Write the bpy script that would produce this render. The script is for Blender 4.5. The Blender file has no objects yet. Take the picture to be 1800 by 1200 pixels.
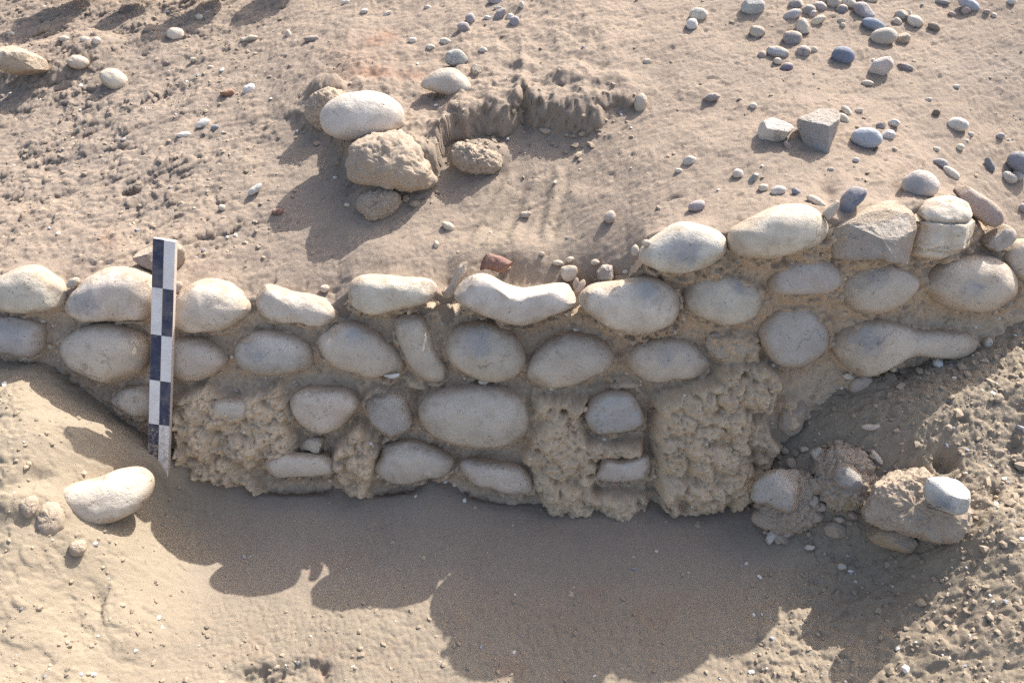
import bpy, math
import numpy as np
from mathutils import Matrix, Vector, Euler

rng = np.random.default_rng(11)
SC = bpy.context.scene
COL = SC.collection

# ------------------------------------------------------------------ camera
F = 1500.0                      # focal length in pixels of the 1800 x 1200 photograph
PITCH = math.radians(44.5)      # looking down
BATTER = math.radians(28.0)     # wall face leans back
FW = np.array([0, math.cos(PITCH), -math.sin(PITCH)])
UP = np.array([0, math.sin(PITCH), math.cos(PITCH)])
RT = np.array([1.0, 0, 0])
D0 = F / 800.0
CAM = -(FW * D0 - UP * (265.0 / F * D0))
cam = bpy.data.cameras.new('camera')
cam.sensor_width = 36.0
cam.lens = F / 1800.0 * 36.0
cam.clip_start = 0.05
cam.clip_end = 400.0
camo = bpy.data.objects.new('camera', cam)
camo.location = CAM.tolist()
camo.rotation_euler = (math.radians(90) - PITCH, 0, 0)
COL.objects.link(camo)
SC.camera = camo

# ------------------------------------------------------------------ sky, sun, exposure
SUN_EL, SUN_AZ = math.radians(42.0), math.radians(36.0)
w = bpy.data.worlds.new('World')
SC.world = w
w.use_nodes = True
nt = w.node_tree
sky = nt.nodes.new('ShaderNodeTexSky')
sky.sky_type = 'NISHITA'
sky.sun_disc = False
sky.sun_elevation = SUN_EL
sky.sun_rotation = SUN_AZ
sky.air_density = 1.0
sky.dust_density = 4.5
sky.ozone_density = 0.7
bg = nt.nodes['Background']
bg.inputs['Strength'].default_value = 0.15
nt.links.new(sky.outputs[0], bg.inputs['Color'])
sl = bpy.data.lights.new('sun', 'SUN')
sl.energy = 4.3
sl.angle = math.radians(0.42)
sl.color = (1.0, 0.96, 0.90)
so = bpy.data.objects.new('sun', sl)
SUND = np.array([math.sin(SUN_AZ) * math.cos(SUN_EL), math.cos(SUN_AZ) * math.cos(SUN_EL), math.sin(SUN_EL)])
so.rotation_euler = Vector(SUND.tolist()).to_track_quat('Z', 'Y').to_euler()
so.location = (3, 5, 5)
COL.objects.link(so)
SC.view_settings.view_transform = 'Standard'
SC.view_settings.look = 'None'
SC.view_settings.gamma = 1.0
SC.view_settings.use_curve_mapping = False
SC.view_settings.exposure = 0.88
SC.cycles.use_denoising = False      # the sand's own grain is finer than a denoiser keeps
SC.cycles.use_adaptive_sampling = False
SC.cycles.diffuse_bounces = 3
SC.cycles.sample_clamp_indirect = 4.0

# ------------------------------------------------------------------ maths helpers
NF = np.array([0, -math.cos(BATTER), math.sin(BATTER)])
FV = np.array([0, math.sin(BATTER), math.cos(BATTER)])


def ray(px, py):
    px = np.asarray(px, float)[..., None]
    py = np.asarray(py, float)[..., None]
    return FW + RT * (px - 900) / F - UP * (py - 600) / F


def on_face(px, py, off=0.0):
    d = ray(px, py)
    t = (off - CAM @ NF) / (d @ NF)
    return CAM + d * t[..., None]


def on_z(px, py, z):
    d = ray(px, py)
    t = (np.asarray(z, float) - CAM[2]) / d[..., 2]
    return CAM + d * t[..., None]


def project(P):
    v = P - CAM
    z = np.maximum(v @ FW, 0.05)
    return 900 + F * (v @ RT) / z, 600 - F * (v @ UP) / z


def sstep(a, b, x):
    t = np.clip((np.asarray(x, float) - a) / (b - a), 0, 1)
    return t * t * (3 - 2 * t)


def _hash(ix, iy, iz, seed):
    h = (ix.astype(np.uint32) * np.uint32(374761393) + iy.astype(np.uint32) * np.uint32(668265263)
         + iz.astype(np.uint32) * np.uint32(2147483647) + np.uint32((seed * 974711 + 12345) % 4294967291))
    h = (h ^ (h >> np.uint32(13))) * np.uint32(1274126177)
    h = (h ^ (h >> np.uint32(16))) * np.uint32(2246822519)
    return h ^ (h >> np.uint32(15))


_A = np.linspace(0, 2 * np.pi, 64, endpoint=False)
G2 = np.stack([np.cos(_A), np.sin(_A)], 1).astype(np.float32)
_g = np.random.default_rng(3).normal(size=(128, 3))
G3 = (_g / np.linalg.norm(_g, axis=1)[:, None]).astype(np.float32)


def n2(x, y, seed=0):
    """2-D gradient noise, about -1..1"""
    x = np.asarray(x, np.float32); y = np.asarray(y, np.float32)
    xi = np.floor(x); yi = np.floor(y)
    fx = x - xi; fy = y - yi
    ix = xi.astype(np.int32); iy = yi.astype(np.int32)
    u = fx * fx * fx * (fx * (fx * 6 - 15) + 10); v = fy * fy * fy * (fy * (fy * 6 - 15) + 10)
    z0 = np.zeros_like(ix)

    def c(dx, dy):
        g = G2[_hash(ix + dx, iy + dy, z0, seed) & np.uint32(63)]
        return g[..., 0] * (fx - dx) + g[..., 1] * (fy - dy)
    a = c(0, 0); b = c(1, 0); cc = c(0, 1); d = c(1, 1)
    return 1.5 * ((a + (b - a) * u) * (1 - v) + (cc + (d - cc) * u) * v)


def n3(P, seed=0):
    P = np.asarray(P, np.float32)
    Pi = np.floor(P); f = P - Pi; I = Pi.astype(np.int32)
    s = f * f * f * (f * (f * 6 - 15) + 10)
    out = 0
    for dx in (0, 1):
        for dy in (0, 1):
            for dz in (0, 1):
                g = G3[_hash(I[..., 0] + dx, I[..., 1] + dy, I[..., 2] + dz, seed) & np.uint32(127)]
                dot = g[..., 0] * (f[..., 0] - dx) + g[..., 1] * (f[..., 1] - dy) + g[..., 2] * (f[..., 2] - dz)
                wx = s[..., 0] if dx else 1 - s[..., 0]
                wy = s[..., 1] if dy else 1 - s[..., 1]
                wz = s[..., 2] if dz else 1 - s[..., 2]
                out = out + dot * wx * wy * wz
    return 1.6 * out


def fbm(x, y, freq, octs, seed=0, gain=0.5, lac=2.1):
    s = 0; a = 1.0; f = freq; tot = 0
    for o in range(octs):
        s = s + a * n2(x * f + o * 17.3, y * f - o * 9.1, seed + o)
        tot += a; a *= gain; f *= lac
    return s / tot


def billow(x, y, freq, octs, seed=0, gain=0.5):
    s = 0; a = 1.0; f = freq; tot = 0
    for o in range(octs):
        s = s + a * np.abs(n2(x * f + o * 7.7, y * f + o * 3.1, seed + o))
        tot += a; a *= gain; f *= 2.1
    return s / tot


def dome(x, y, freq, seed=0, r=0.72):
    """packed rounded crumbs with sharp creases between them, 0..1"""
    x = np.asarray(x, np.float32) * freq; y = np.asarray(y, np.float32) * freq
    xi = np.floor(x); yi = np.floor(y)
    fx = x - xi; fy = y - yi
    ix = xi.astype(np.int32); iy = yi.astype(np.int32)
    z0 = np.zeros_like(ix)
    best = np.full(x.shape, 9.0, np.float32)
    for dx in (-1, 0, 1):
        for dy in (-1, 0, 1):
            h = _hash(ix + dx, iy + dy, z0, seed)
            jx_ = (h & np.uint32(1023)).astype(np.float32) / 1023.0; jy_ = ((h >> np.uint32(10)) & np.uint32(1023)).astype(np.float32) / 1023.0
            sz = 0.55 + 0.75 * ((h >> np.uint32(20)) & np.uint32(255)).astype(np.float32) / 255.0
            d = ((dx + jx_ - fx) ** 2 + (dy + jy_ - fy) ** 2) / sz
            best = np.minimum(best, d)
    return np.sqrt(np.clip(1 - best / (r * r), 0, 1))


def poly_sd(px, py, poly):
    """signed distance in pixels, positive inside"""
    poly = np.asarray(poly, float)
    d2 = np.full(px.shape, 1e12)
    inside = np.zeros(px.shape, bool)
    n = len(poly)
    for i in range(n):
        a = poly[i]; b = poly[(i + 1) % n]
        e = b - a
        wx = px - a[0]; wy = py - a[1]
        t = np.clip((wx * e[0] + wy * e[1]) / (e @ e + 1e-9), 0, 1)
        d2 = np.minimum(d2, (wx - t * e[0]) ** 2 + (wy - t * e[1]) ** 2)
        cond = (a[1] > py) != (b[1] > py)
        xx = a[0] + (py - a[1]) / (b[1] - a[1] + 1e-12) * e[0]
        inside ^= cond & (px < xx)
    d = np.sqrt(d2)
    return np.where(inside, d, -d)


# ------------------------------------------------------------------ node materials
def nodes(name):
    m = bpy.data.materials.new(name)
    m.use_nodes = True
    t = m.node_tree
    return m, t, t.nodes['Principled BSDF']


def N(t, kind, **kw):
    n = t.nodes.new(kind)
    for k, v in kw.items():
        if k in n.inputs.keys():
            n.inputs[k].default_value = v
        else:
            setattr(n, k, v)
    return n


def noise(t, vec, scale, detail=4, rough=0.6, dist=0.0):
    n = N(t, 'ShaderNodeTexNoise', Scale=scale, Detail=detail, Roughness=rough, Distortion=dist)
    t.links.new(vec, n.inputs['Vector'])
    return n.outputs['Fac']


def maprange(t, val, a, b, c=0.0, d=1.0):
    n = N(t, 'ShaderNodeMapRange')
    n.interpolation_type = 'SMOOTHSTEP'
    for i, v in zip((1, 2, 3, 4), (a, b, c, d)):
        n.inputs[i].default_value = v
    t.links.new(val, n.inputs[0])
    return n.outputs[0]


def mixc(t, fac, a, b, mode='MIX'):
    n = t.nodes.new('ShaderNodeMix')
    n.data_type = 'RGBA'
    n.blend_type = mode
    for sock, v in ((n.inputs[0], fac), (n.inputs[6], a), (n.inputs[7], b)):
        if hasattr(v, 'is_linked') or hasattr(v, 'links'):
            t.links.new(v, sock)
        elif isinstance(v, (int, float)):
            sock.default_value = v
        else:
            sock.default_value = (*v, 1.0)
    return n.outputs[2]


def math_(t, op, a, b=None):
    n = t.nodes.new('ShaderNodeMath')
    n.operation = op
    for i, v in enumerate((a, b)):
        if v is None:
            continue
        if isinstance(v, (int, float)):
            n.inputs[i].default_value = v
        else:
            t.links.new(v, n.inputs[i])
    return n.outputs[0]


def attr(t, name, kind='GEOMETRY'):
    n = t.nodes.new('ShaderNodeAttribute')
    n.attribute_type = kind
    n.attribute_name = name
    return n


def bump(t, bs, height, strength, dist, prev=None):
    b = N(t, 'ShaderNodeBump', Strength=strength, Distance=dist)
    t.links.new(height, b.inputs['Height'])
    if prev is not None:
        t.links.new(prev, b.inputs['Normal'])
    t.links.new(b.outputs[0], bs.inputs['Normal'])
    return b.outputs[0]


SAND = (0.278, 0.224, 0.178)


def sand_material(name, base, light, dark, stain=True, fine=1.0, yel=(0.318, 0.264, 0.191)):
    m, t, bs = nodes(name)
    co = t.nodes.new('ShaderNodeTexCoord').outputs['Object']
    c = mixc(t, maprange(t, noise(t, co, 5, 5, 0.6), 0.35, 0.68), base, light)
    c = mixc(t, maprange(t, noise(t, co, 38, 5, 0.65), 0.5, 0.75, 0, 0.6), c, dark)
    c = mixc(t, maprange(t, noise(t, co, 420, 3, 0.7), 0.58, 0.74, 0, 0.55), c, (light[0] * 1.22, light[1] * 1.22, light[2] * 1.22))
    c = mixc(t, maprange(t, noise(t, co, 600, 2, 0.7), 0.62, 0.78, 0, 0.6), c, (dark[0] * 0.6, dark[1] * 0.58, dark[2] * 0.58))
    if stain:
        a = attr(t, 'stain')  # soil stains; its green channel also carries shade painted on the pit floor
        sep = t.nodes.new('ShaderNodeSeparateColor')
        t.links.new(a.outputs['Color'], sep.inputs[0])
        c = mixc(t, sep.outputs[0], c, (0.27, 0.15, 0.10))
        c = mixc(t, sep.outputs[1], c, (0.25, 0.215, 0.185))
        c = mixc(t, sep.outputs[2], c, (yel[0], yel[1], yel[2]))
    t.links.new(c, bs.inputs['Base Color'])
    bs.inputs['Roughness'].default_value = 0.95
    bs.inputs['Specular IOR Level'].default_value = 0.15
    p = bump(t, bs, noise(t, co, 190, 5, 0.75), 0.55 * fine, 0.004)
    bump(t, bs, noise(t, co, 800, 3, 0.7), 0.5 * fine, 0.0012, p)
    return m


M_TERRACE = sand_material('terrace_sand', SAND, (0.307, 0.245, 0.191), (0.234, 0.182, 0.140))
M_FLOOR = sand_material('pit_sand', (0.273, 0.224, 0.169), (0.297, 0.245, 0.183), (0.238, 0.193, 0.141), fine=0.85)
M_MORTAR = sand_material('mud_mortar', (0.49, 0.375, 0.265), (0.56, 0.44, 0.315), (0.37, 0.275, 0.185), fine=0.8, yel=(0.66, 0.505, 0.335))
M_CLOD = sand_material('earth_clod', (0.42, 0.338, 0.258), (0.46, 0.372, 0.285), (0.36, 0.285, 0.212), stain=False, fine=1.3)


def stone_material(name, bump_k=1.0, dusty=True):
    m, t, bs = nodes(name)
    co0 = t.nodes.new('ShaderNodeTexCoord').outputs['Object']
    oi = t.nodes.new('ShaderNodeObjectInfo')
    off = N(t, 'ShaderNodeVectorMath', operation='SCALE')
    cx = t.nodes.new('ShaderNodeCombineXYZ')
    for i in range(3):
        t.links.new(oi.outputs['Random'], cx.inputs[i])
    t.links.new(cx.outputs[0], off.inputs[0])
    off.inputs['Scale'].default_value = 37.0
    add = N(t, 'ShaderNodeVectorMath', operation='ADD')
    t.links.new(co0, add.inputs[0]); t.links.new(off.outputs[0], add.inputs[1])
    co = add.outputs[0]
    col = oi.outputs['Color']
    c = mixc(t, maprange(t, noise(t, co, 22, 5, 0.6), 0.35, 0.7, 0, 0.85), col, (0.74, 0.71, 0.68), 'MULTIPLY')
    c = mixc(t, maprange(t, noise(t, co, 150, 4, 0.7), 0.55, 0.75, 0, 0.45), c, (0.66, 0.65, 0.66), 'MULTIPLY')
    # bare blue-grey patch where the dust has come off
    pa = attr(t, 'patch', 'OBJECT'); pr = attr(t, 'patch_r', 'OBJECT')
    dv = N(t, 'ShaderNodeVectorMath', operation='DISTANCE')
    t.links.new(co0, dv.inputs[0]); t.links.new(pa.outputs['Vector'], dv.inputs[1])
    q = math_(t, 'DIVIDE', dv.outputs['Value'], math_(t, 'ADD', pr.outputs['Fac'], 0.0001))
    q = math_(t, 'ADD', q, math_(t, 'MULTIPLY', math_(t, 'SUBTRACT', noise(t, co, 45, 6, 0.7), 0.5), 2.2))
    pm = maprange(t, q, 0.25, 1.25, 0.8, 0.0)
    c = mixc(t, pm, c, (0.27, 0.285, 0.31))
    # settled dust on what faces up
    g = t.nodes.new('ShaderNodeNewGeometry')
    sp = t.nodes.new('ShaderNodeSeparateXYZ')
    t.links.new(g.outputs['Normal'], sp.inputs[0])
    dn = math_(t, 'ADD', sp.outputs['Z'], math_(t, 'MULTIPLY', math_(t, 'SUBTRACT', noise(t, co, 30, 5, 0.65), 0.5), 1.3))
    dm = maprange(t, dn, 0.35, 1.05)
    da = attr(t, 'dust', 'OBJECT')
    dm = math_(t, 'MULTIPLY', dm, da.outputs['Fac'])
    c = mixc(t, dm, c, (0.58, 0.51, 0.425))
    # thin overall film of dust
    fm = math_(t, 'MULTIPLY', maprange(t, noise(t, co, 11, 4, 0.6), 0.3, 0.7, 0.1, 0.6), da.outputs['Fac'])
    c = mixc(t, fm, c, (0.56, 0.475, 0.38))
    ra = attr(t, 'rim')
    rm = math_(t, 'ADD', ra.outputs['Fac'], math_(t, 'MULTIPLY', math_(t, 'SUBTRACT', noise(t, co, 34, 5, 0.7), 0.5), 0.9))
    rm = math_(t, 'MULTIPLY', maprange(t, rm, 0.72, 1.0, 0, 0.95), maprange(t, da.outputs['Fac'], 0.15, 0.5))
    c = mixc(t, rm, c, (0.42, 0.335, 0.25))
    # darker stains and pale scuffs
    c = mixc(t, maprange(t, noise(t, co, 17, 6, 0.75, 0.6), 0.54, 0.72, 0, 0.7), c, (0.62, 0.58, 0.54), 'MULTIPLY')
    c = mixc(t, maprange(t, noise(t, co, 70, 6, 0.8, 1.2), 0.60, 0.72, 0, 0.5), c, (0.66, 0.60, 0.52))
    c = mixc(t, maprange(t, noise(t, co, 260, 2, 0.5), 0.70, 0.76, 0, 0.6), c, (0.62, 0.56, 0.46))
    # hairline cracks and pits
    wn_ = N(t, 'ShaderNodeTexNoise', Scale=18.0, Detail=5.0, Roughness=0.7)
    t.links.new(co, wn_.inputs['Vector'])
    wsc = N(t, 'ShaderNodeVectorMath', operation='SCALE')
    t.links.new(wn_.outputs['Color'], wsc.inputs[0])
    wsc.inputs['Scale'].default_value = 0.06
    wad = N(t, 'ShaderNodeVectorMath', operation='ADD')
    t.links.new(co, wad.inputs[0]); t.links.new(wsc.outputs[0], wad.inputs[1])
    vo = N(t, 'ShaderNodeTexVoronoi', feature='DISTANCE_TO_EDGE', Scale=9.0)
    t.links.new(wad.outputs[0], vo.inputs['Vector'])
    crk = math_(t, 'MULTIPLY', maprange(t, vo.outputs['Distance'], 0.002, 0.014, 0.7, 0.0), maprange(t, noise(t, co, 12, 3, 0.5), 0.56, 0.66))
    vp = N(t, 'ShaderNodeTexVoronoi', feature='F1', Scale=120.0)
    t.links.new(wad.outputs[0], vp.inputs['Vector'])
    pit = math_(t, 'MULTIPLY', maprange(t, vp.outputs['Distance'], 0.10, 0.32, 1.0, 0.0), maprange(t, noise(t, co, 40, 4, 0.6), 0.52, 0.62))
    cp = math_(t, 'MAXIMUM', crk, pit)
    c = mixc(t, math_(t, 'MULTIPLY', cp, 0.6), c, (0.42, 0.38, 0.34), 'MULTIPLY')
    t.links.new(c, bs.inputs['Base Color'])
    bs.inputs['Roughness'].default_value = 0.85
    bs.inputs['Specular IOR Level'].default_value = 0.25
    p = bump(t, bs, noise(t, co, 55, 6, 0.65), 0.6 * bump_k, 0.006)
    p = bump(t, bs, noise(t, co, 380, 4, 0.7), 0.6 * bump_k, 0.0016, p)
    inv = math_(t, 'SUBTRACT', 1.0, cp)
    bump(t, bs, inv, 0.7, 0.002, p)
    return m


M_STONE = stone_material('cobble_stone')
M_ROCK = stone_material('broken_rock', 2.2)


def paint_material(name, c0, c1):
    m, t, bs = nodes(name)
    co = t.nodes.new('ShaderNodeTexCoord').outputs['Object']
    c = mixc(t, maprange(t, noise(t, co, 60, 6, 0.7), 0.5, 0.8, 0, 0.5), c0, c1)
    sz = t.nodes.new('ShaderNodeSeparateXYZ')
    t.links.new(co, sz.inputs[0])
    low = maprange(t, sz.outputs['Z'], 0.0, 0.14, 0.16, 0.0)
    dn = math_(t, 'ADD', noise(t, co, 130, 6, 0.75), low)
    c = mixc(t, maprange(t, dn, 0.58, 0.74, 0, 0.75), c, (0.45, 0.37, 0.28))
    c = mixc(t, maprange(t, noise(t, co, 30, 4, 0.6), 0.35, 0.75, 0, 0.22), c, (0.50, 0.42, 0.34))
    t.links.new(c, bs.inputs['Base Color'])
    bs.inputs['Roughness'].default_value = 0.6
    bump(t, bs, noise(t, co, 300, 3), 0.1, 0.001)
    return m


M_NAVY = paint_material('navy_paint', (0.022, 0.032, 0.075), (0.05, 0.06, 0.10))
M_WHITE = paint_material('white_paint', (0.80, 0.77, 0.74), (0.66, 0.63, 0.59))
M_BOARD = paint_material('board_wood', (0.62, 0.52, 0.45), (0.5, 0.38, 0.30))


# ------------------------------------------------------------------ mesh helpers
def raw_mesh(name, V, quads=None, tris=None, smooth=True):
    me = bpy.data.meshes.new(name)
    V = np.asarray(V, np.float32).reshape(-1, 3)
    me.vertices.add(len(V))
    me.vertices.foreach_set('co', V.ravel())
    parts = []; tot = []
    if quads is not None and len(quads):
        parts.append(np.asarray(quads, np.int32).ravel()); tot.append(np.full(len(quads), 4, np.int32))
    if tris is not None and len(tris):
        parts.append(np.asarray(tris, np.int32).ravel()); tot.append(np.full(len(tris), 3, np.int32))
    L = np.concatenate(parts); T = np.concatenate(tot)
    me.loops.add(len(L)); me.loops.foreach_set('vertex_index', L)
    me.polygons.add(len(T))
    st = np.zeros(len(T), np.int32); st[1:] = np.cumsum(T)[:-1]
    me.polygons.foreach_set('loop_start', st)
    me.polygons.foreach_set('loop_total', T)
    me.polygons.foreach_set('use_smooth', np.full(len(T), smooth, bool))
    me.update(calc_edges=True)
    me.validate()
    return me


def sheet_quads(nr, nc):
    i = np.arange(nr * nc).reshape(nr, nc)
    return np.stack([i[:-1, :-1], i[:-1, 1:], i[1:, 1:], i[1:, :-1]], -1).reshape(-1, 4)


def set_color_attr(me, name, rgba):
    a = me.color_attributes.new(name, 'FLOAT_COLOR', 'POINT')
    a.data.foreach_set('color', np.asarray(rgba, np.float32).ravel())


def link(name, me, mat, parent=None, loc=None):
    o = bpy.data.objects.new(name, me)
    if me is not None and mat is not None:
        me.materials.append(mat)
    COL.objects.link(o)
    if parent is not None:
        o.parent = parent
    if loc is not None:
        o.location = [float(v) for v in loc]
    return o


def tag(o, label=None, cat=None, group=None, kind=None):
    for k, v in (('label', label), ('category', cat), ('group', group), ('kind', kind)):
        if v:
            o[k] = v
    return o


def axis(lo, hi, step, far, grow=1.35):
    core = np.arange(lo, hi + step * .5, step)
    out = []
    s = step; v = core[-1]
    while v < far:
        s *= grow; v += s; out.append(v)
    pre = []
    s = step; v = core[0]
    while v > -far:
        s *= grow; v -= s; pre.append(v)
    return np.concatenate([pre[::-1], core, out])


# ------------------------------------------------------------------ the upper sand terrace
TOPLINE = [(-400, 470), (-100, 478), (0, 474), (60, 470), (115, 497), (200, 480), (290, 480), (330, 498), (370, 492), (440, 505), (520, 518),
           (590, 520), (620, 494), (690, 487), (765, 498), (785, 508), (830, 486), (900, 500), (1000, 497), (1018, 500), (1060, 490),
           (1105, 470), (1140, 415), (1200, 392), (1270, 395), (1300, 392), (1380, 362), (1450, 368), (1475, 372), (1560, 362), (1610, 352),
           (1660, 345), (1700, 360), (1735, 400), (1780, 430), (1830, 450), (1880, 510), (1960, 560), (2400, 590)]
_tl = np.array(TOPLINE, float)
_V620 = float(on_face(900.0, 620.0) @ FV); _V400 = float(on_face(900.0, 400.0) @ FV)
_XS0, _XS1 = 0.06, 0.30
LEAN = 0.10


def lean(u, v):
    """the right half of the wall stands steeper: its upper courses lie further out"""
    return LEAN * sstep(_XS0, _XS1, u) * (1 - 0.9 * sstep(0.62, 1.0, u)) * np.clip((v - _V620) / (_V400 - _V620), 0, 1.25)


_tp = on_face(_tl[:, 0], _tl[:, 1], 0.0)
_tp = np.array([on_face(a, b, float(lean(p[0], p @ FV))) for (a, b), p in zip(_tl, _tp)])
_k = (_tl[:, 0] > -50) & (_tl[:, 0] < 1830)
TB, TA = np.polyfit(_tp[_k, 0], _tp[_k, 2], 1)
SLOPE = math.tan(math.radians(11.0))


_xg = np.linspace(-2, 2, 801)
_kern = np.exp(-0.5 * (np.arange(-80, 81) * 0.005 / 0.10) ** 2); _kern /= _kern.sum()
_zg = np.convolve(np.pad(np.interp(_xg, _tp[:, 0], _tp[:, 2]), 80, 'edge'), _kern, 'valid')
_yg = np.convolve(np.pad(np.interp(_xg, _tp[:, 0], _tp[:, 1]), 80, 'edge'), _kern, 'valid')
_tps_y = np.interp(_tp[:, 0], _xg, _yg)


def terrace_base(x, y):
    zt = np.interp(x, _tp[:, 0], _tp[:, 2])
    xc = np.clip(x, -1.5, 1.5)
    lin = TA + TB * xc
    yt = np.interp(x, _tp[:, 0], _tps_y)
    d = y - yt
    slope = SLOPE * np.where(d < 1.9, d, 1.9 + 1.2 * (1 - np.exp(-(np.maximum(d, 1.9) - 1.9) / 1.2)))
    zs = np.interp(x, _xg, _zg)
    dc = np.clip(d, 0, None)
    z = lin + slope + (zs - lin) * np.exp(-dc / 0.30) + (zt - zs) * np.exp(-dc / 0.03)
    return z


def face_z(y, off):
    # height of the plane parallel to the wall face, `off` in front of it
    return (y + off / math.cos(BATTER)) / math.tan(BATTER)


def edge_z(x, y, off):
    """height of the (partly steeper) wall face at y"""
    cb, tb_ = math.cos(BATTER), math.tan(BATTER)
    k = LEAN * sstep(_XS0, _XS1, x) * (1 - 0.9 * sstep(0.62, 1.0, x)) / (_V400 - _V620)
    z0 = face_z(y, off)
    z1 = (y + (off - k * _V620) / cb) / (tb_ - k / cb ** 2)
    return np.where(z0 / cb > _V620, np.maximum(z1, z0), z0)


xs = axis(-1.66, 1.66, 0.0031, 45)
ys = np.concatenate([np.arange(0.03, 1.62, 0.0033)])
s_, v_ = 0.0033, ys[-1]
ext = []
while v_ < 60:
    s_ *= 1.3; v_ += s_; ext.append(v_)
ys = np.concatenate([ys, ext])
X, Y = np.meshgrid(xs, ys)
T0 = terrace_base(X, Y)
PX, PY = project(np.stack([X, Y, T0], -1))
inview = np.exp(-np.clip(np.hypot(np.clip(np.abs(X) - 1.7, 0, None), np.clip(Y - 1.7, 0, None)), 0, 8) / 2.0)

# eroded scarp with a promontory that carries the boulder
SCARP = [(380, 210), (470, 205), (510, 222), (545, 238), (590, 255), (612, 290), (630, 322), (680, 340), (735, 336), (765, 318), (785, 275),
         (800, 248), (840, 246), (890, 247), (905, 232), (918, 214), (935, 236), (1000, 246), (1050, 232), (1085, 205), (1120, 190), (1180, 175), (1240, 170)]
_sc = np.array(SCARP, float)


def hit_fun(zf, px, py, tmin=1.0, tmax=5.0):
    px = np.atleast_1d(np.asarray(px, float)); py = np.atleast_1d(np.asarray(py, float))
    d = ray(px, py)
    t = np.linspace(tmin, tmax, 5000)
    out = []
    for dd in d:
        P = CAM + dd * t[:, None]
        below = P[:, 2] < zf(P[:, 0], P[:, 1])
        k = int(np.argmax(below)) if below.any() else len(t) - 1
        out.append(P[k])
    return np.array(out)


def terrace_solid(x, y):
    return np.minimum(terrace_base(x, y), edge_z(x, y, 0.0))


_sp = hit_fun(terrace_solid, _sc[:, 0], _sc[:, 1])
_o = np.argsort(_sp[:, 0])
SPX, SPY = _sp[_o, 0], _sp[_o, 1]
_hs = np.array([(380, 0), (470, .0), (530, .025), (590, .05), (640, .09), (740, .085), (800, .075), (900, .07), (1000, .065), (1060, .05), (1110, .02), (1160, 0.0), (1300, 0)], float)
jx = X + 0.012 * fbm(X, Y, 14, 3, 71); jy = Y + 0.022 * fbm(X, Y, 14, 3, 75)
foot = np.interp(jx, SPX, SPY)
hh = np.interp(PX, _hs[:, 0], _hs[:, 1]) * inview
ds = jy - foot
rise = sstep(-0.004, 0.04 + 0.02 * fbm(X, Y, 12, 2, 79), ds) * (1 + 0.10 * billow(X, Y, 35, 3, 77))
talus = 0.16 * np.exp(-np.clip(-ds, 0, None) / 0.035) * np.clip(1 - rise, 0, 1)
back = np.exp(-np.clip(ds - 0.05, 0, None) / 0.28)
Z = T0 + hh * (rise * back + talus) * (0.92 + 0.25 * fbm(X, Y, 22, 3, 33))
# hollow left of the boulder and the small lumps beside it
def blob(px, py, rx, ry, h, p=1.0):
    return h * np.exp(-(((PX - px) / rx) ** 2 + ((PY - py) / ry) ** 2) ** p) * inview

Z += blob(575, 178, 30, 16, 0.035, 2) + blob(845, 275, 42, 20, 0.030, 1.5) + blob(660, 352, 34, 18, 0.030, 1.5)
Z += blob(1015, 165, 40, 18, 0.02, 1.5) + blob(1085, 160, 26, 14, 0.014)
Z += blob(60, 120, 110, 34, 0.045, 1.5) + blob(165, 92, 60, 26, 0.04, 1.5) + blob(260, 70, 40, 30, 0.02)
Z -= blob(1455, 335, 16, 20, 0.02) + blob(1577, 330, 12, 16, 0.012)
for mx, my, mrx, mry, mh in ((690, 450, 70, 40, .016), (890, 448, 90, 40, .022)):
    Z += blob(mx, my, mrx, mry, mh, 1.0)
for cx0, cy0, dx0, dy0 in ((905, 300, -80, 140), (985, 290, -32, 150), (945, 310, -50, 130)):      # run-off rills below the scarp
    tt = np.clip(((PX - cx0) * dx0 + (PY - cy0) * dy0) / (dx0 * dx0 + dy0 * dy0), 0, 1)
    dd = np.hypot(PX - cx0 - tt * dx0, PY - cy0 - tt * dy0)
    Z += inview * 0.004 * (np.exp(-(dd / 7) ** 2) - 0.8 * np.exp(-((dd - 15) / 7) ** 2)) * sstep(0, .1, tt) * sstep(1, .8, tt)

rough = np.clip(sstep(620, 330, PX + 60 * fbm(X, Y, 6, 2, 5)) * (0.55 + 0.45 * sstep(480, 380, PY)), 0, 1)
rough = np.maximum(rough, 0.25 * sstep(1240, 1120, PX) * sstep(190, 60, PY))
rough = np.maximum(rough, 0.4 * np.exp(-((PX - 880) / 190) ** 2 - ((PY - 225) / 75) ** 2))
rough = np.maximum(rough, 0.30 * sstep(1640, 1800, PX) * sstep(60, 130, PY) * sstep(230, 150, PY))
rough = rough * np.clip(0.62 + 0.75 * fbm(X, Y, 5, 3, 61), 0.15, 1.15)
al = math.radians(35)
S = X * math.cos(al) + Y * math.sin(al); Tt = -X * math.sin(al) + Y * math.cos(al)
S = S + 0.02 * fbm(X, Y, 14, 3, 91); Tt = Tt + 0.012 * fbm(X, Y, 20, 3, 95)
h = 3.4 * fbm(S * 7, Tt * 17, 1.0, 5, 101)
fl = np.floor(h); stepd = fl + sstep(0.72, 1.0, h - fl)
pits = sstep(0.16, 0.5, fbm(S * 12, Tt * 30, 1.0, 3, 131))
wx = X + 0.006 * fbm(X, Y, 60, 2, 153); wy = Y + 0.006 * fbm(X, Y, 60, 2, 154)
crumb = dome(wx, wy, 55, 151) * sstep(-0.1, 0.3, fbm(X, Y, 16, 3, 155)) + 0.5 * dome(wx, wy, 120, 152)
Zd = rough * (0.0075 * stepd + 0.006 * fbm(X, Y, 26, 4, 111) - 0.011 * pits + 0.005 * crumb)
hs = 2.2 * fbm(S * 7, Tt * 18, 1.0, 4, 171)
fs = np.floor(hs)
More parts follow.
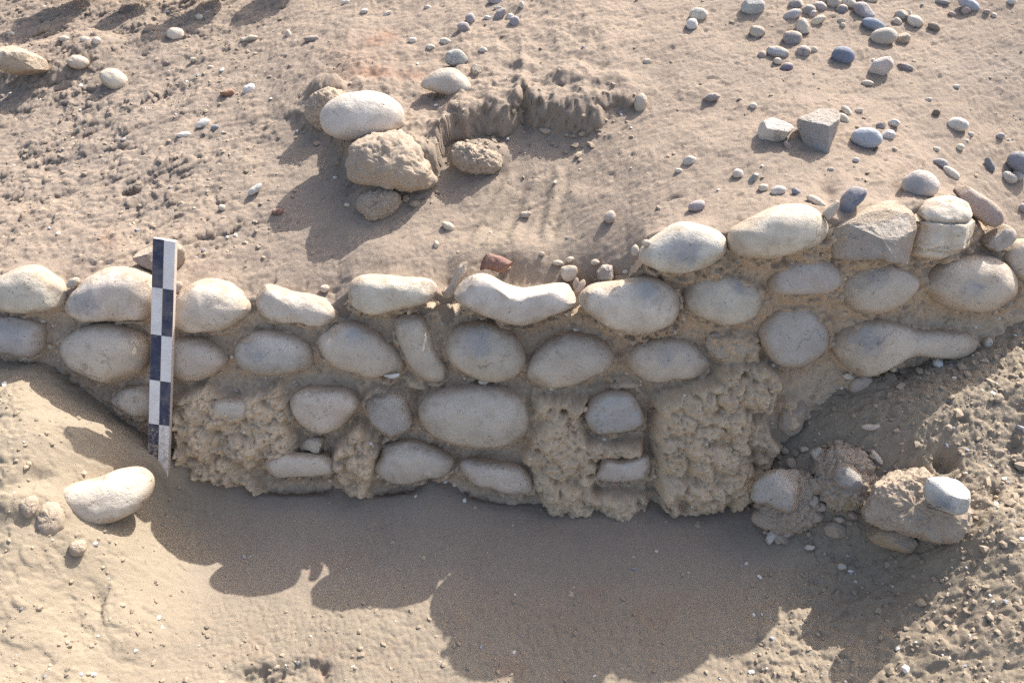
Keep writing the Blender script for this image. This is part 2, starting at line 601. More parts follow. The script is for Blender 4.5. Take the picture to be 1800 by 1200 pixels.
Zd += (1 - rough) * (0.0020 * (fs + sstep(0.8, 1.0, hs - fs)) + 0.0024 * fbm(S * 22, Tt * 46, 1.0, 4, 181, .6) + 0.0022 * dome(wx, wy, 70, 185) * sstep(0.05, 0.35, fbm(X, Y, 12, 3, 186)) + 0.0028 * fbm(X, Y, 11, 3, 191))
Zd += 0.0020 * fbm(X, Y, 110, 4, 201, .65) + 0.0020 * billow(X, Y, 70, 3, 205)
dimp = sstep(0.42, 0.6, fbm(S * 30, Tt * 50, 1.0, 2, 211))
Zd -= (0.003 + 0.003 * rough) * dimp
Zd += 0.012 * fbm(X, Y, 4, 3, 221)
Z = Z + Zd * inview
_zt = np.interp(X, _tp[:, 0], _tp[:, 2]); _yt = np.interp(X, _tp[:, 0], _tp[:, 1])
_m = sstep(_XS0 - 0.08, _XS0 + 0.14, X)
smooth_edge = (_zt + (Y - _yt + 0.026) * 5.0) * (1 - _m) + edge_z(X, Y, -0.010) * _m + 0.004 * fbm(X, Y, 40, 3, 231)
kk = 0.02
hmin = np.clip(0.5 + 0.5 * (smooth_edge - Z) / kk, 0, 1)
Z = smooth_edge * (1 - hmin) + Z * hmin - kk * hmin * (1 - hmin)
TX, TY, TZ = xs, ys, Z


def grid_lookup(GX, GY, GZ):
    def f(x, y):
        x = np.asarray(x, float); y = np.asarray(y, float)
        i = np.clip(np.searchsorted(GX, x) - 1, 0, len(GX) - 2); j = np.clip(np.searchsorted(GY, y) - 1, 0, len(GY) - 2)
        u = np.clip((x - GX[i]) / (GX[i + 1] - GX[i]), 0, 1); v = np.clip((y - GY[j]) / (GY[j + 1] - GY[j]), 0, 1)
        return (GZ[j, i] * (1 - u) + GZ[j, i + 1] * u) * (1 - v) + (GZ[j + 1, i] * (1 - u) + GZ[j + 1, i + 1] * u) * v
    return f


H_TER = grid_lookup(TX, TY, TZ)
gz = np.gradient(Z, axis=0) / np.gradient(Y, axis=0)
steep = sstep(0.7, 1.6, gz) * inview * (Y > np.interp(X, _tp[:, 0], _tps_y) + 0.1)
Y2 = Y - steep * (0.011 * dome(X, Z, 34, 251) + 0.006 * dome(X, Z, 85, 252) + 0.006 * fbm(X, Z, 20, 3, 253) - 0.006)
me = raw_mesh('terrace', np.stack([X, Y2, Z], -1), sheet_quads(*Z.shape))
st = np.zeros(Z.shape + (4,), np.float32); st[..., 3] = 1
nz = 0.55 + 0.45 * fbm(X, Y, 40, 4, 241)
def g2(px, py, rx, ry):
    return np.exp(-(((PX - px) / rx) ** 2 + ((PY - py) / ry) ** 2))
st[..., 0] = np.clip((0.8 * g2(660, 152, 45, 12) + 0.7 * g2(685, 74, 18, 12) + 0.55 * g2(662, 88, 22, 10) + 0.6 * g2(735, 150, 22, 10) + 0.5 * g2(190, 425, 20, 16)
                      + 0.25 * g2(640, 120, 70, 40)) * nz * 1.3, 0, 0.8)
st[..., 1] = np.clip((0.8 * g2(1760, 120, 90, 45) + 0.5 * g2(250, 250, 250, 120)) * nz, 0, 0.7)
st[..., 2] = np.clip((0.9 * g2(870, 400, 45, 110) + 0.8 * g2(975, 400, 25, 120) + 0.5 * g2(700, 300, 120, 30)) * nz * 0.8, 0, 0.6)
set_color_attr(me, 'stain', st)
tag(link('sand_terrace', me, M_TERRACE), kind='structure', label='uneven pale sand slope rising behind the stone wall')

# ------------------------------------------------------------------ the pit floor
BASE = [(-500, 560), (-200, 600), (0, 640), (80, 640), (150, 685), (220, 745), (300, 805), (370, 832), (450, 850), (560, 850), (650, 856), (760, 842), (830, 868), (900, 884),
        (1000, 884), (1130, 882), (1250, 874), (1320, 852), (1360, 800), (1420, 740), (1480, 690), (1600, 655), (1720, 610), (1800, 575), (2100, 540), (2400, 530)]
_bl = np.array(BASE, float)
_bp = on_face(_bl[:, 0], _bl[:, 1], 0.01)
CTRL = [(80, 785, .275), (30, 720, .31), (0, 900, .25), (185, 935, .15), (120, 840, .225), (150, 770, .24), (100, 1020, .155), (-150, 950, .17), (-300, 1200, .15), (0, 1200, .15), (0, 1050, .195), (200, 1100, .075), (330, 980, .012),
        (300, 900, .012), (450, 1000, 0), (400, 1200, .0), (640, 1100, 0), (650, 930, .0), (900, 960, 0), (900, 1200, -.035), (1150, 1200, -.035), (1050, 1100, -.018), (1200, 1000, 0), (1330, 960, .008),
        (1400, 880, .06), (1480, 800, .16), (1500, 970, .045), (1600, 980, .10), (1600, 780, .235), (1700, 780, .255), (1800, 680, .31), (1800, 850, .225), (1800, 1000, .225), (1680, 690, .295), (1700, 1100, .15), (1750, 920, .225), (1800, 1200, .19), (1550, 1150, .05),
        (2100, 800, .30), (2100, 1200, .22)]
_c = np.array(CTRL, float)
_cp = np.concatenate([on_z(_c[:, 0], _c[:, 1], _c[:, 2]), _bp,
                      np.array([[-2.2, -0.3, .2], [2.2, -0.3, .2], [-1.6, -1.2, .12], [1.6, -1.2, .12], [0, -1.2, 0.0], [-.8, -1.2, .03], [.8, -1.2, .03], [-2.2, .4, .33], [2.2, .4, .38], [0, .35, -.05], [-.6, .3, .05], [.4, .3, -.03]])])


def tps(P, lam=0.0008):
    n = len(P)
    r2 = ((P[:, None, :2] - P[None, :, :2]) ** 2).sum(-1)
    K = 0.5 * r2 * np.log(r2 + 1e-9) + lam * np.eye(n)
    A = np.zeros((n + 3, n + 3))
    A[:n, :n] = K; A[:n, n] = 1; A[:n, n + 1:] = P[:, :2]; A[n:, :n] = A[:n, n:].T
    wv = np.linalg.solve(A, np.concatenate([P[:, 2], np.zeros(3)]))

    def f(x, y):
        shp = np.shape(x)
        xf = np.ravel(x); yf = np.ravel(y)
        o = wv[n] + wv[n + 1] * xf + wv[n + 2] * yf
        for i in range(n):
            rr = (xf - P[i, 0]) ** 2 + (yf - P[i, 1]) ** 2
            o = o + wv[i] * 0.5 * rr * np.log(rr + 1e-9)
        return o.reshape(shp)
    return f


PBAR = on_face(np.array(278.0), np.array(810.0), 0.068)
_cp = np.concatenate([_cp, [PBAR - [0, 0, .003]]])
floor_f = tps(_cp)


def floor_base(x, y):
    xc = np.clip(x, -1.9, 1.9); yc = np.clip(y, -1.15, 0.35)
    return np.clip(floor_f(xc, yc), -0.06, 0.42)


xs = axis(-1.24, 1.24, 0.0026, 40)
core = np.arange(-0.62, 0.27, 0.0026)
s_, v_ = 0.0026, core[0]
pre = []
while v_ > -45:
    s_ *= 1.3; v_ -= s_; pre.append(v_)
ys = np.concatenate([pre[::-1], core])
# coarse evaluation of the smooth base, then interpolation
cxs = np.concatenate([np.linspace(-40, -2, 12), np.linspace(-1.95, 1.95, 260), np.linspace(2, 40, 12)])
cys = np.concatenate([np.linspace(-45, -1.2, 12), np.linspace(-1.18, 0.36, 110)])
CXg, CYg = np.meshgrid(cxs, cys)
fb = grid_lookup(cxs, cys, floor_base(CXg, CYg))
X, Y = np.meshgrid(xs, ys)
Z = fb(X, Y)
PX, PY = project(np.stack([X, Y, Z], -1))
near = ((np.abs(X) < 2) & (Y > -2)).astype(float)
inview = near
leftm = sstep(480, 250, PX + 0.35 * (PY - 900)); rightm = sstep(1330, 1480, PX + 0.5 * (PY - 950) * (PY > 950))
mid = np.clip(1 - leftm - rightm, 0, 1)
flake = 2.6 * fbm(X, Y, 12, 4, 301); ff = np.floor(flake); flake = ff + sstep(0.8, 1, flake - ff)
pock = sstep(0.15, 0.45, fbm(X, Y, 26, 3, 311))
wx = X + 0.008 * fbm(X, Y, 45, 2, 322); wy = Y + 0.008 * fbm(X, Y, 45, 2, 323)
lump = 0.8 * dome(wx, wy, 26, 321) * sstep(-0.15, 0.25, fbm(X, Y, 11, 3, 324)) + 0.5 * dome(wx, wy, 62, 325) + 0.25 * dome(wx, wy, 130, 326)
Zd = leftm * (0.0035 * flake + 0.005 * fbm(X, Y, 14, 4, 331) + 0.0035 * dome(wx, wy, 65, 341) * sstep(-0.05, 0.3, fbm(X, Y, 9, 3, 343)) + 0.0016 * dome(wx, wy, 140, 344) + 0.012 * fbm(X, Y, 5, 2, 342))
Zd += rightm * (0.0095 * lump - 0.004 * pock + 0.008 * fbm(X, Y, 9, 3, 351) + 0.004 * billow(X, Y, 120, 2, 352))
Zd += mid * (0.0008 * fbm(X, Y, 60, 4, 361) + 0.004 * fbm(X, Y, 5, 2, 371) + 0.0012 * fbm(X, Y, 25, 2, 372))
litc = sstep(1000, 1100, PY) * mid
Zd += mid * 0.0016 * fbm((X * .5 - Y * .8) * 8, (X * .8 + Y * .5) * 45, 1.0, 3, 373)
Zd += litc * (0.0022 * dome(wx, wy, 105, 375) + 0.0012 * dome(wx, wy, 190, 376)) + mid * 0.0012 * dome(wx, wy, 120, 377) * sstep(0.1, 0.4, fbm(X, Y, 14, 3, 378))
Zd += 0.0006 * fbm(X, Y, 170, 3, 381)
# broken edge at the bottom, mound with a cracked ridge, undercut gaps at the wall foot
cut = sstep(0, 26, PY - (1160 + 22 * fbm(X, Y, 11, 4, 7))) * sstep(375, 410, PX) * sstep(610, 560, PX)
Zd -= cut * (0.012 * sstep(-0.1, 0.25, fbm(X, Y, 20, 4, 8)) + 0.010)
Zd += 0.02 * blob(235, 1110, 75, 60, 1.0, 1.5) - 0.012 * blob(175, 1060, 14, 24, 1.0)
tt = np.clip(((PX - 222) * 72 + (PY - 1052) * 52) / (72 ** 2 + 52 ** 2), 0, 1)
dd = np.hypot(PX - 222 - tt * 72, PY - 1052 - tt * 52)
Zd -= 0.004 * np.exp(-(dd / 5) ** 2) * (0.6 + fbm(X, Y, 40, 3, 399))
for gx, gw in ((690, 45), (872, 55), (1238, 22), (520, 60)):
    Zd -= 0.028 * np.exp(-((PX - gx) / gw) ** 4) * sstep(-0.03, 0.005, Y)
for bx, by, br, bd in ((1660, 812, 20, .03), (1745, 870, 12, .018), (1780, 790, 14, .015), (1690, 740, 9, .01)):
    Zd -= blob(bx, by, br, br * 1.1, bd, 2)
Zd += blob(1415, 865, 85, 55, 0.035, 1.3) + blob(45, 890, 60, 24, 0.02, 1.5) - blob(70, 838, 26, 14, 0.016)
Z = Z + Zd * near
_i = int(np.argmin(np.abs(xs - PBAR[0]))); _j = int(np.argmin(np.abs(ys - PBAR[1])))
Z = Z + max(0.0, PBAR[2] - Z[_j, _i]) * 1.15 * np.exp(-((X - PBAR[0] - .025) ** 2 + (Y - PBAR[1] + .01) ** 2) / 0.10 ** 2)
FZ = Z
H_FLR = grid_lookup(xs, ys, FZ)
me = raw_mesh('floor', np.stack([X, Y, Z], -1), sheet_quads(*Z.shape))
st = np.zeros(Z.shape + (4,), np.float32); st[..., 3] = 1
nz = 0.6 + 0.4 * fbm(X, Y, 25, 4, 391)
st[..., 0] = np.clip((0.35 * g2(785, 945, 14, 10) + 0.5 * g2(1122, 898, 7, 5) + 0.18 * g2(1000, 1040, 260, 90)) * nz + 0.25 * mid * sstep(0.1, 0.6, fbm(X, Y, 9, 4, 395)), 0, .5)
st[..., 1] = np.clip(mid * sstep(1100, 960, PY) * 0.75 * nz, 0, .8)  # wall's shade painted into the colour: greyer, darker middle of the floor
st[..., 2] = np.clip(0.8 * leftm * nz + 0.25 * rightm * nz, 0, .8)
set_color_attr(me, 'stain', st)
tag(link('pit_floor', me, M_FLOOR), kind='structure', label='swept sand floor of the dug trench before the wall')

# ------------------------------------------------------------------ the wall: mortar
wall = bpy.data.objects.new('cobble_masonry', None)
COL.objects.link(wall)
tag(wall, 'low wall of rounded river cobbles bedded in mud mortar, crumbling at the foot', 'wall')

OUTLINES = []

# ------------------------------------------------------------------ stones
ZM = {'p': (0, 0, 1), 1: (0, 0, 1 / 3), 2: (600, 0, 1 / 3), 3: (1200, 0, 1 / 3), 4: (0, 400, .25), 5: (450, 400, .25), 6: (900, 400, .25), 7: (1350, 300, .25),
      8: (0, 600, .25), 9: (450, 640, .25), 10: (900, 600, .25), 11: (1300, 550, .2917), 12: (0, 850, 1 / 3), 13: (600, 850, 1 / 3), 14: (1200, 750, .375),
      'a': (1200, 0, 1 / 6), 'b': (1500, 0, 1 / 6), 'c': (1500, 180, 1 / 6), 'd': (1200, 180, 1 / 6), 'e': (700, 380, .25)}


def to_px(zone, pts):
    ox, oy, s = ZM[zone]
    a = np.array(pts, float)
    return a * s + np.array([ox, oy])


def smooth_loop(pts, n, k=0.5):
    """closed Catmull-Rom resample at n points of equal arc length"""
    m = len(pts)
    out = []
    for i in range(m):
        p0, p1, p2, p3 = pts[(i - 1) % m], pts[i], pts[(i + 1) % m], pts[(i + 2) % m]
        for t in np.linspace(0, 1, 10, endpoint=False):
            m1 = k * (p2 - p0); m2 = k * (p3 - p1)
            out.append((2 * t ** 3 - 3 * t ** 2 + 1) * p1 + (t ** 3 - 2 * t ** 2 + t) * m1 + (-2 * t ** 3 + 3 * t ** 2) * p2 + (t ** 3 - t ** 2) * m2)
    out = np.array(out)
    L = np.concatenate([[0], np.cumsum(np.linalg.norm(np.roll(out, -1, 0) - out, axis=1))])
    s = np.linspace(0, L[-1], n, endpoint=False)
    oc = np.vstack([out, out[:1]])
    return np.stack([np.interp(s, L, oc[:, 0]), np.interp(s, L, oc[:, 1])], 1)


def stone_mesh(loop2, u, v, wn, hf, hb, power=2.3, nr=13, seed=0, lump=0.03, facets=0, bone=False, grain=0.0, planes=(), grooves=()):
    """closed body from an outline (metres, local u/v) swelled to half thickness hf (front) and hb (back)"""
    n = len(loop2)
    rad = np.linalg.norm(loop2, axis=1)
    size = rad.mean()
    ph = np.linspace(-np.pi / 2, np.pi / 2, 2 * nr + 1)[1:-1]
    e = 2.0 / power
    cs = np.cos(ph) ** e
    sn = np.sign(ph) * np.abs(np.sin(ph)) ** e
    thick = np.where(sn >= 0, hf, hb) * sn
    A = cs[:, None, None] * loop2[None]
    Wd = np.repeat(thick[:, None], n, 1)
    if bone:
        # thinner where the outline is narrow
        bins = np.linspace(loop2[:, 0].min(), loop2[:, 0].max(), 30)
        ext = np.array([np.ptp(loop2[np.abs(loop2[:, 0] - b) < (bins[1] - bins[0]) * 1.6][:, 1]) if (np.abs(loop2[:, 0] - b) < (bins[1] - bins[0]) * 1.6).sum() > 1 else 0 for b in bins])
        ext = np.convolve(np.pad(ext, 3, 'edge'), np.ones(7) / 7, 'valid')
        Wd = Wd * (0.35 + 0.65 * np.interp(A[..., 0], bins, ext / ext.max()))
    L = np.concatenate([[[0, 0, -hb]], np.concatenate([A, Wd[..., None]], -1).reshape(-1, 3), [[0, 0, hf]]])
    r = np.random.default_rng(seed + 1000)
    if bone:
        L[-1, 2] = Wd[-1].mean(); L[0, 2] = Wd[0].mean()
    off = r.uniform(-50, 50, 3)
    nn = L / (np.linalg.norm(L, axis=1)[:, None] + 1e-9)
    q = L / size
    L = L + nn * (size * lump * (n3(q * 1.1 + off, seed) + 0.5 * n3(q * 2.6 + off, seed + 1)))[:, None]
    for _ in range(facets):
        d = r.normal(size=3); d[2] = abs(d[2]) + 0.25; d /= np.linalg.norm(d)
        lim = r.uniform(0.62, 0.86) * (np.abs(L @ d).max())
        over = L @ d - lim
        L = L - np.clip(over, 0, None)[:, None] * d * 0.93
    for (a, b, c_, lim) in planes:
        d = np.array([a, b, c_], float); d /= np.linalg.norm(d)
        over = L @ d - lim * np.abs(L @ d).max()
        L = L - np.clip(over, 0, None)[:, None] * d * 0.96
    for (v0, cu, dep, wid) in grooves:
        gv = L[:, 1] - (v0 + cu * L[:, 0] ** 2 / size) - 0.06 * size * n3(q * 3 + off, seed + 9)
        L = L - nn * (dep * np.exp(-(gv / wid) ** 2) * (L[:, 2] > 0))[:, None]
    if grain:
        L = L + nn * (size * grain * (n3(q * 4 + off, seed + 3) + 0.7 * n3(q * 8.5 + off, seed + 4) + 0.5 * n3(q * 17 + off, seed + 5) - 0.9 * np.abs(n3(q * 11 + off, seed + 6))))[:, None]
    Wv = L[:, :1] * u + L[:, 1:2] * v + L[:, 2:] * wn
    R = 2 * nr - 1
    idx = 1 + np.arange(R * n).reshape(R, n)
    nx = np.roll(idx, -1, 1)
    quads = np.stack([idx[:-1], nx[:-1], nx[1:], idx[1:]], -1).reshape(-1, 4)
    t0 = np.stack([np.zeros(n, int), nx[0], idx[0]], -1)
    t1 = np.stack([np.full(n, R * n + 1), idx[-1], nx[-1]], -1)
    me = raw_mesh('stone', Wv, quads, np.concatenate([t0, t1]))
    rim = np.concatenate([[0], np.repeat(cs, n), [0]])
    set_color_attr(me, 'rim', np.stack([rim, rim, rim, np.ones_like(rim)], 1))
    if facets or planes:
        me.set_sharp_from_angle(angle=math.radians(24))
    return me


SEED = [0]
CREAM = (0.67, 0.605, 0.50); TAN = (0.59, 0.505, 0.405); GREY = (0.50, 0.465, 0.425); BLUE = (0.25, 0.265, 0.295); PALE = (0.68, 0.635, 0.56)
LAV = (0.36, 0.335, 0.345); DARK = (0.115, 0.125, 0.165); WHITE = (0.70, 0.67, 0.62); RED = (0.30, 0.15, 0.12); PINK = (0.47, 0.375, 0.33); OCHRE = (0.46, 0.32, 0.17)


def finish(o, col, dust, patch=None, center=None):
    j = np.random.default_rng(SEED[0] + 77).uniform(-0.05, 0.05, 3)
    o.color = (*[max(0.03, c * (1 + jj + j[0])) for c, jj in zip(col, j * .4)], 1.0)
    o['dust'] = float(dust)
    if patch is not None:
        o['patch'] = [float(x) for x in patch[0]]
        o['patch_r'] = float(patch[1])
    else:
        o['patch'] = [9.0, 9.0, 9.0]
        o['patch_r'] = 0.001


def chips():
    rr = np.random.default_rng(SEED[0] + 4000)
    out = []
    for _ in range(int(rr.integers(1, 4))):
        a = rr.uniform(0, 2 * np.pi)
        out.append((math.cos(a), math.sin(a), rr.uniform(0.3, 1.6), rr.uniform(0.84, 0.95)))
    return tuple(out)


def wall_stone(zone, pts, col=TAN, dust=0.55, hf=0.78, w0=0.016, power=2.35, lump=0.035, facets=0, bone=False, grain=0.0, patch=None, mat=None, name='stone', planes=(), grooves=(), nr=15):
    """a stone of the wall, its outline on a plane parallel to the wall face"""
    SEED[0] += 1
    px = to_px(zone, pts)
    n = 64
    pc = on_face(*px.mean(0))
    wrel = w0
    w0 = w0 + float(lean(pc[0], pc @ FV))
    P = on_face(px[:, 0], px[:, 1], w0)
    OUTLINES.append((smooth_loop(px, 22, .5), wrel))
    uv = np.stack([P @ RT, P @ FV], 1)
    lo = smooth_loop(uv, n, 0.5 if not facets else 0.25)
    c = lo.mean(0)
    if (np.roll(lo, -1, 0)[:, 1] @ lo[:, 0] - np.roll(lo, -1, 0)[:, 0] @ lo[:, 1]) < 0:
        lo = lo[::-1]
    lo = lo - c
    ev = np.linalg.eigvalsh(np.cov(lo.T))
    minor = math.sqrt(max(ev[0], 1e-8) * 2)
    me = stone_mesh(lo, RT, FV, NF, hf * minor, 1.0 * minor, power, nr, SEED[0], lump * 1.35, facets, bone, grain + 0.005, tuple(planes) + (() if bone else chips()), grooves)
    cen = c[0] * RT + c[1] * FV + w0 * NF
    o = link(name, me, mat or (M_ROCK if (facets or grain) else M_STONE), wall, cen)
    pt = None
    if patch:
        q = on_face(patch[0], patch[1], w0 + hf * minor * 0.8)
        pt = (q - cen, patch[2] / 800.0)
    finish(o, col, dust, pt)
    return o


ws = wall_stone
ws(4, [(-60, 430), (0, 345), (150, 275), (250, 270), (350, 325), (430, 385), (467, 450), (460, 540), (380, 575), (250, 597), (100, 597), (0, 570), (-60, 530)], CREAM, .6)
ws(4, [(482, 530), (500, 465), (560, 400), (650, 330), (780, 290), (900, 288), (1000, 310), (1090, 370), (1120, 470), (1100, 580), (1050, 640), (950, 642), (750, 655), (620, 655), (540, 630), (490, 580)], CREAM, .5, patch=(150, 531, 30), lump=.06)
ws(4, [(1215, 560), (1230, 490), (1290, 430), (1400, 370), (1520, 365), (1620, 400), (1720, 480), (1770, 540), (1760, 600), (1700, 660), (1600, 710), (1450, 730), (1300, 720), (1225, 670), (1200, 620)], CREAM, .55, grain=.012, mat=M_STONE)
ws(4, [(-100, 640), (0, 620), (100, 620), (230, 640), (310, 680), (330, 760), (320, 850), (260, 905), (190, 912), (80, 880), (-20, 850), (-100, 830)], GREY, .4, patch=(20, 580, 30), facets=3, mat=M_STONE)
ws(4, [(440, 870), (450, 800), (500, 740), (580, 690), (700, 660), (820, 665), (950, 710), (1040, 790), (1060, 880), (1040, 960), (990, 1010), (900, 1060), (820, 1080), (700, 1065), (560, 1010), (480, 950)], TAN, .6)
ws(4, [(1120, 850), (1200, 780), (1300, 760), (1420, 775), (1520, 830), (1600, 900), (1600, 950), (1540, 1010), (1440, 1060), (1340, 1068), (1240, 1050), (1160, 1010), (1110, 940)], TAN, .6)
ws(8, [(790, 400), (840, 340), (920, 310), (1030, 310), (1100, 380), (1110, 470), (1040, 520), (960, 520), (880, 480), (820, 440)], TAN, .7)
ws(8, [(1490, 460), (1520, 415), (1600, 400), (1700, 410), (1765, 450), (1765, 510), (1700, 550), (1620, 555), (1540, 530), (1500, 500)], TAN, .7, w0=.04)
ws(5, [(5, 470), (10, 430), (60, 400), (150, 420), (250, 450), (400, 480), (500, 520), (580, 590), (570, 640), (490, 690), (400, 685), (330, 660), (270, 660), (220, 670), (120, 650), (40, 600), (5, 540)], CREAM, .55, lump=.05, grain=.012, mat=M_STONE)
ws(5, [(645, 470), (660, 390), (720, 345), (800, 335), (900, 340), (1050, 350), (1200, 360), (1265, 400), (1275, 450), (1240, 510), (1150, 545), (1000, 575), (880, 600), (800, 605), (720, 575), (665, 530)], CREAM, .5, w0=.045)
ws(5, [(-150, 850), (-120, 790), (-40, 740), (60, 720), (180, 720), (300, 750), (380, 810), (410, 890), (400, 960), (330, 990), (230, 1010), (110, 1030), (0, 1025), (-80, 990), (-135, 930)], GREY, .5, patch=(450, 612, 22))
ws(5, [(440, 800), (460, 740), (540, 680), (640, 660), (760, 680), (880, 750), (980, 840), (1040, 930), (1030, 1000), (960, 1040), (840, 1045), (700, 1015), (560, 960), (470, 890)], TAN, .5, patch=(625, 590, 22))
ws(5, [(975, 650), (1010, 620), (1090, 600), (1180, 640), (1230, 730), (1260, 830), (1310, 920), (1355, 1000), (1350, 1050), (1290, 1085), (1220, 1080), (1140, 1020), (1060, 930), (1010, 820), (980, 730)], TAN, .6, w0=.016)
ws(5, [(1325, 840), (1345, 770), (1400, 700), (1480, 660), (1600, 650), (1720, 680), (1830, 760), (1890, 860), (1890, 960), (1830, 1030), (1740, 1070), (1650, 1075), (1530, 1050), (1430, 990), (1350, 920)], TAN, .5, patch=(838, 598, 32))
ws('p', [(799, 515), (806, 500), (820, 488), (840, 480), (860, 485), (885, 500), (915, 508), (945, 505), (975, 500), (1000, 500), (1010, 515), (1008, 533), (990, 545), (965, 555), (945, 566), (920, 570), (890, 566), (860, 558), (830, 545), (805, 530)], PALE, .4, w0=.065, lump=.05)
ws(6, [(468, 530), (475, 470), (530, 420), (620, 395), (750, 375), (880, 350), (980, 340), (1090, 390), (1160, 460), (1178, 540), (1160, 620), (1080, 690), (980, 730), (850, 745), (740, 725), (620, 670), (520, 590)], CREAM, .45, w0=.05, patch=(1140, 510, 24))
ws(6, [(1195, 530), (1200, 450), (1250, 370), (1350, 310), (1480, 295), (1610, 330), (1710, 400), (1755, 480), (1750, 560), (1700, 620), (1600, 665), (1500, 678), (1370, 655), (1270, 610), (1210, 570)], CREAM, .5, patch=(1300, 500, 18))
ws(6, [(885, 200), (920, 130), (990, 70), (1080, 10), (1180, -30), (1290, -35), (1400, 0), (1490, 60), (1510, 120), (1490, 190), (1420, 250), (1300, 295), (1180, 315), (1080, 312), (980, 285), (910, 245)], PALE, .35, w0=.03, patch=(1205, 438, 34), hf=.8)
ws(6, [(95, 1000), (120, 930), (180, 850), (280, 770), (400, 730), (520, 740), (640, 790), (715, 870), (720, 920), (680, 980), (600, 1020), (520, 1060), (420, 1100), (300, 1120), (180, 1110), (110, 1050)], TAN, .65)
ws(6, [(795, 900), (820, 840), (900, 790), (1020, 760), (1150, 760), (1260, 800), (1340, 870), (1390, 950), (1350, 1010), (1260, 1055), (1120, 1060), (980, 1075), (880, 1030), (820, 970)], TAN, .55, patch=(1170, 623, 16))
ws('p', [(1279, 425), (1285, 405), (1310, 390), (1345, 370), (1380, 360), (1415, 360), (1440, 372), (1452, 390), (1453, 405), (1440, 425), (1410, 440), (1375, 450), (1340, 455), (1305, 450), (1285, 440)], CREAM, .4, w0=.03, hf=.85)
ws(7, [(430, 590), (425, 450), (450, 380), (560, 330), (700, 270), (830, 240), (920, 220), (1005, 240), (1005, 380), (985, 500), (960, 560), (950, 635), (860, 635), (780, 630), (750, 605), (600, 610), (480, 610)], (.47, .42, .37), .55, w0=.03, power=6, grain=.018, hf=.8, lump=.02, planes=[(-.30, -.12, 1, .60), (.42, -.05, 1, .66), (.05, .55, .8, .52), (-.5, .75, .35, .72), (.15, .9, .3, .8)], nr=24)
ws(7, [(975, 560), (985, 480), (1010, 380), (1015, 290), (1060, 230), (1150, 195), (1280, 185), (1360, 210), (1410, 280), (1435, 380), (1420, 460), (1350, 540), (1250, 590), (1150, 615), (1050, 615), (990, 600)], CREAM, .4, w0=.03, grain=.012, mat=M_STONE, grooves=[(.018, .10, .011, .003), (-.043, .16, .006, .0022), (-.03, .2, .003, .002)], nr=30, lump=.05)
ws(7, [(0, 800), (20, 740), (80, 650), (180, 600), (300, 580), (400, 600), (480, 660), (525, 740), (500, 800), (430, 845), (330, 860), (200, 865), (80, 860), (20, 845)], GREY, .6)
ws(7, [(495, 850), (500, 770), (560, 690), (660, 640), (780, 630), (900, 645), (1000, 690), (1050, 760), (1045, 820), (980, 890), (880, 950), (770, 1000), (680, 1000), (580, 970), (520, 920)], TAN, .55, patch=(1545, 483, 20))
ws(7, [(1065, 800), (1100, 730), (1180, 650), (1290, 600), (1420, 580), (1560, 600), (1660, 650), (1730, 740), (1735, 830), (1690, 910), (1600, 970), (1480, 1000), (1350, 990), (1220, 940), (1120, 870)], TAN, .6, w0=.022, patch=(1705, 508, 20))
ws(7, [(1640, 620), (1650, 560), (1720, 500), (1800, 480), (1900, 500), (1950, 600), (1940, 720), (1880, 790), (1800, 780), (1710, 740), (1660, 690)], TAN, .6)
ws('p', [(-190, 520), (-175, 490), (-130, 475), (-70, 480), (-25, 500), (-25, 540), (-70, 555), (-140, 555), (-180, 545)], CREAM, .6)
ws(7, [(1495, 470), (1540, 410), (1620, 375), (1690, 385), (1730, 430), (1725, 470), (1680, 540), (1610, 590), (1570, 580), (1510, 520)], GREY, .5, w0=.02, facets=5, power=3.2, patch=(1735, 410, 12))
ws(11, [(105, 130), (120, 60), (160, 0), (230, -50), (330, -70), (430, -40), (500, 30), (528, 110), (515, 200), (450, 270), (370, 315), (280, 330), (210, 300), (150, 220)], GREY, .6, hf=.55)
ws(11, [(553, 190), (580, 120), (640, 60), (740, 25), (860, 20), (980, 50), (1080, 85), (1200, 95), (1330, 110), (1410, 150), (1425, 190), (1390, 240), (1300, 268), (1180, 262), (1080, 255), (980, 270), (900, 310), (820, 350), (740, 372), (660, 340), (580, 270)], TAN, .6, bone=True, hf=1.0, w0=.02, patch=(1525, 590, 34))
ws(11, [(660, 430), (700, 390), (780, 380), (840, 430), (878, 470), (830, 510), (740, 510), (680, 480)], PINK, .7, w0=.02, hf=.5)
ws(9, [(245, 260), (270, 200), (350, 165), (480, 160), (620, 170), (700, 215), (730, 270), (690, 340), (640, 400), (560, 455), (470, 475), (380, 450), (310, 400), (260, 330)], TAN, .6, w0=.03, hf=.62)
ws(9, [(775, 280), (790, 200), (840, 150), (950, 140), (1050, 180), (1070, 270), (1110, 390), (1070, 440), (980, 490), (880, 520), (850, 470), (800, 360)], GREY, .6, w0=.026, facets=6, power=3.5)
ws('p', [(733, 715), (745, 695), (775, 680), (820, 672), (865, 673), (905, 685), (928, 710), (932, 740), (920, 765), (890, 778), (850, 783), (810, 780), (770, 765), (745, 745)], TAN, .6, w0=.02)
ws(9, [(830, 735), (870, 650), (910, 570), (1000, 540), (1120, 530), (1230, 570), (1330, 620), (1385, 660), (1380, 730), (1320, 780), (1220, 785), (1120, 815), (1020, 828), (930, 810)], TAN, .55, w0=.024)
ws('p', [(805, 812), (820, 805), (850, 807), (880, 810), (910, 820), (932, 838), (938, 855), (930, 865), (905, 866), (870, 858), (835, 845), (812, 830)], TAN, .55, w0=.03, hf=.8, lump=.07)
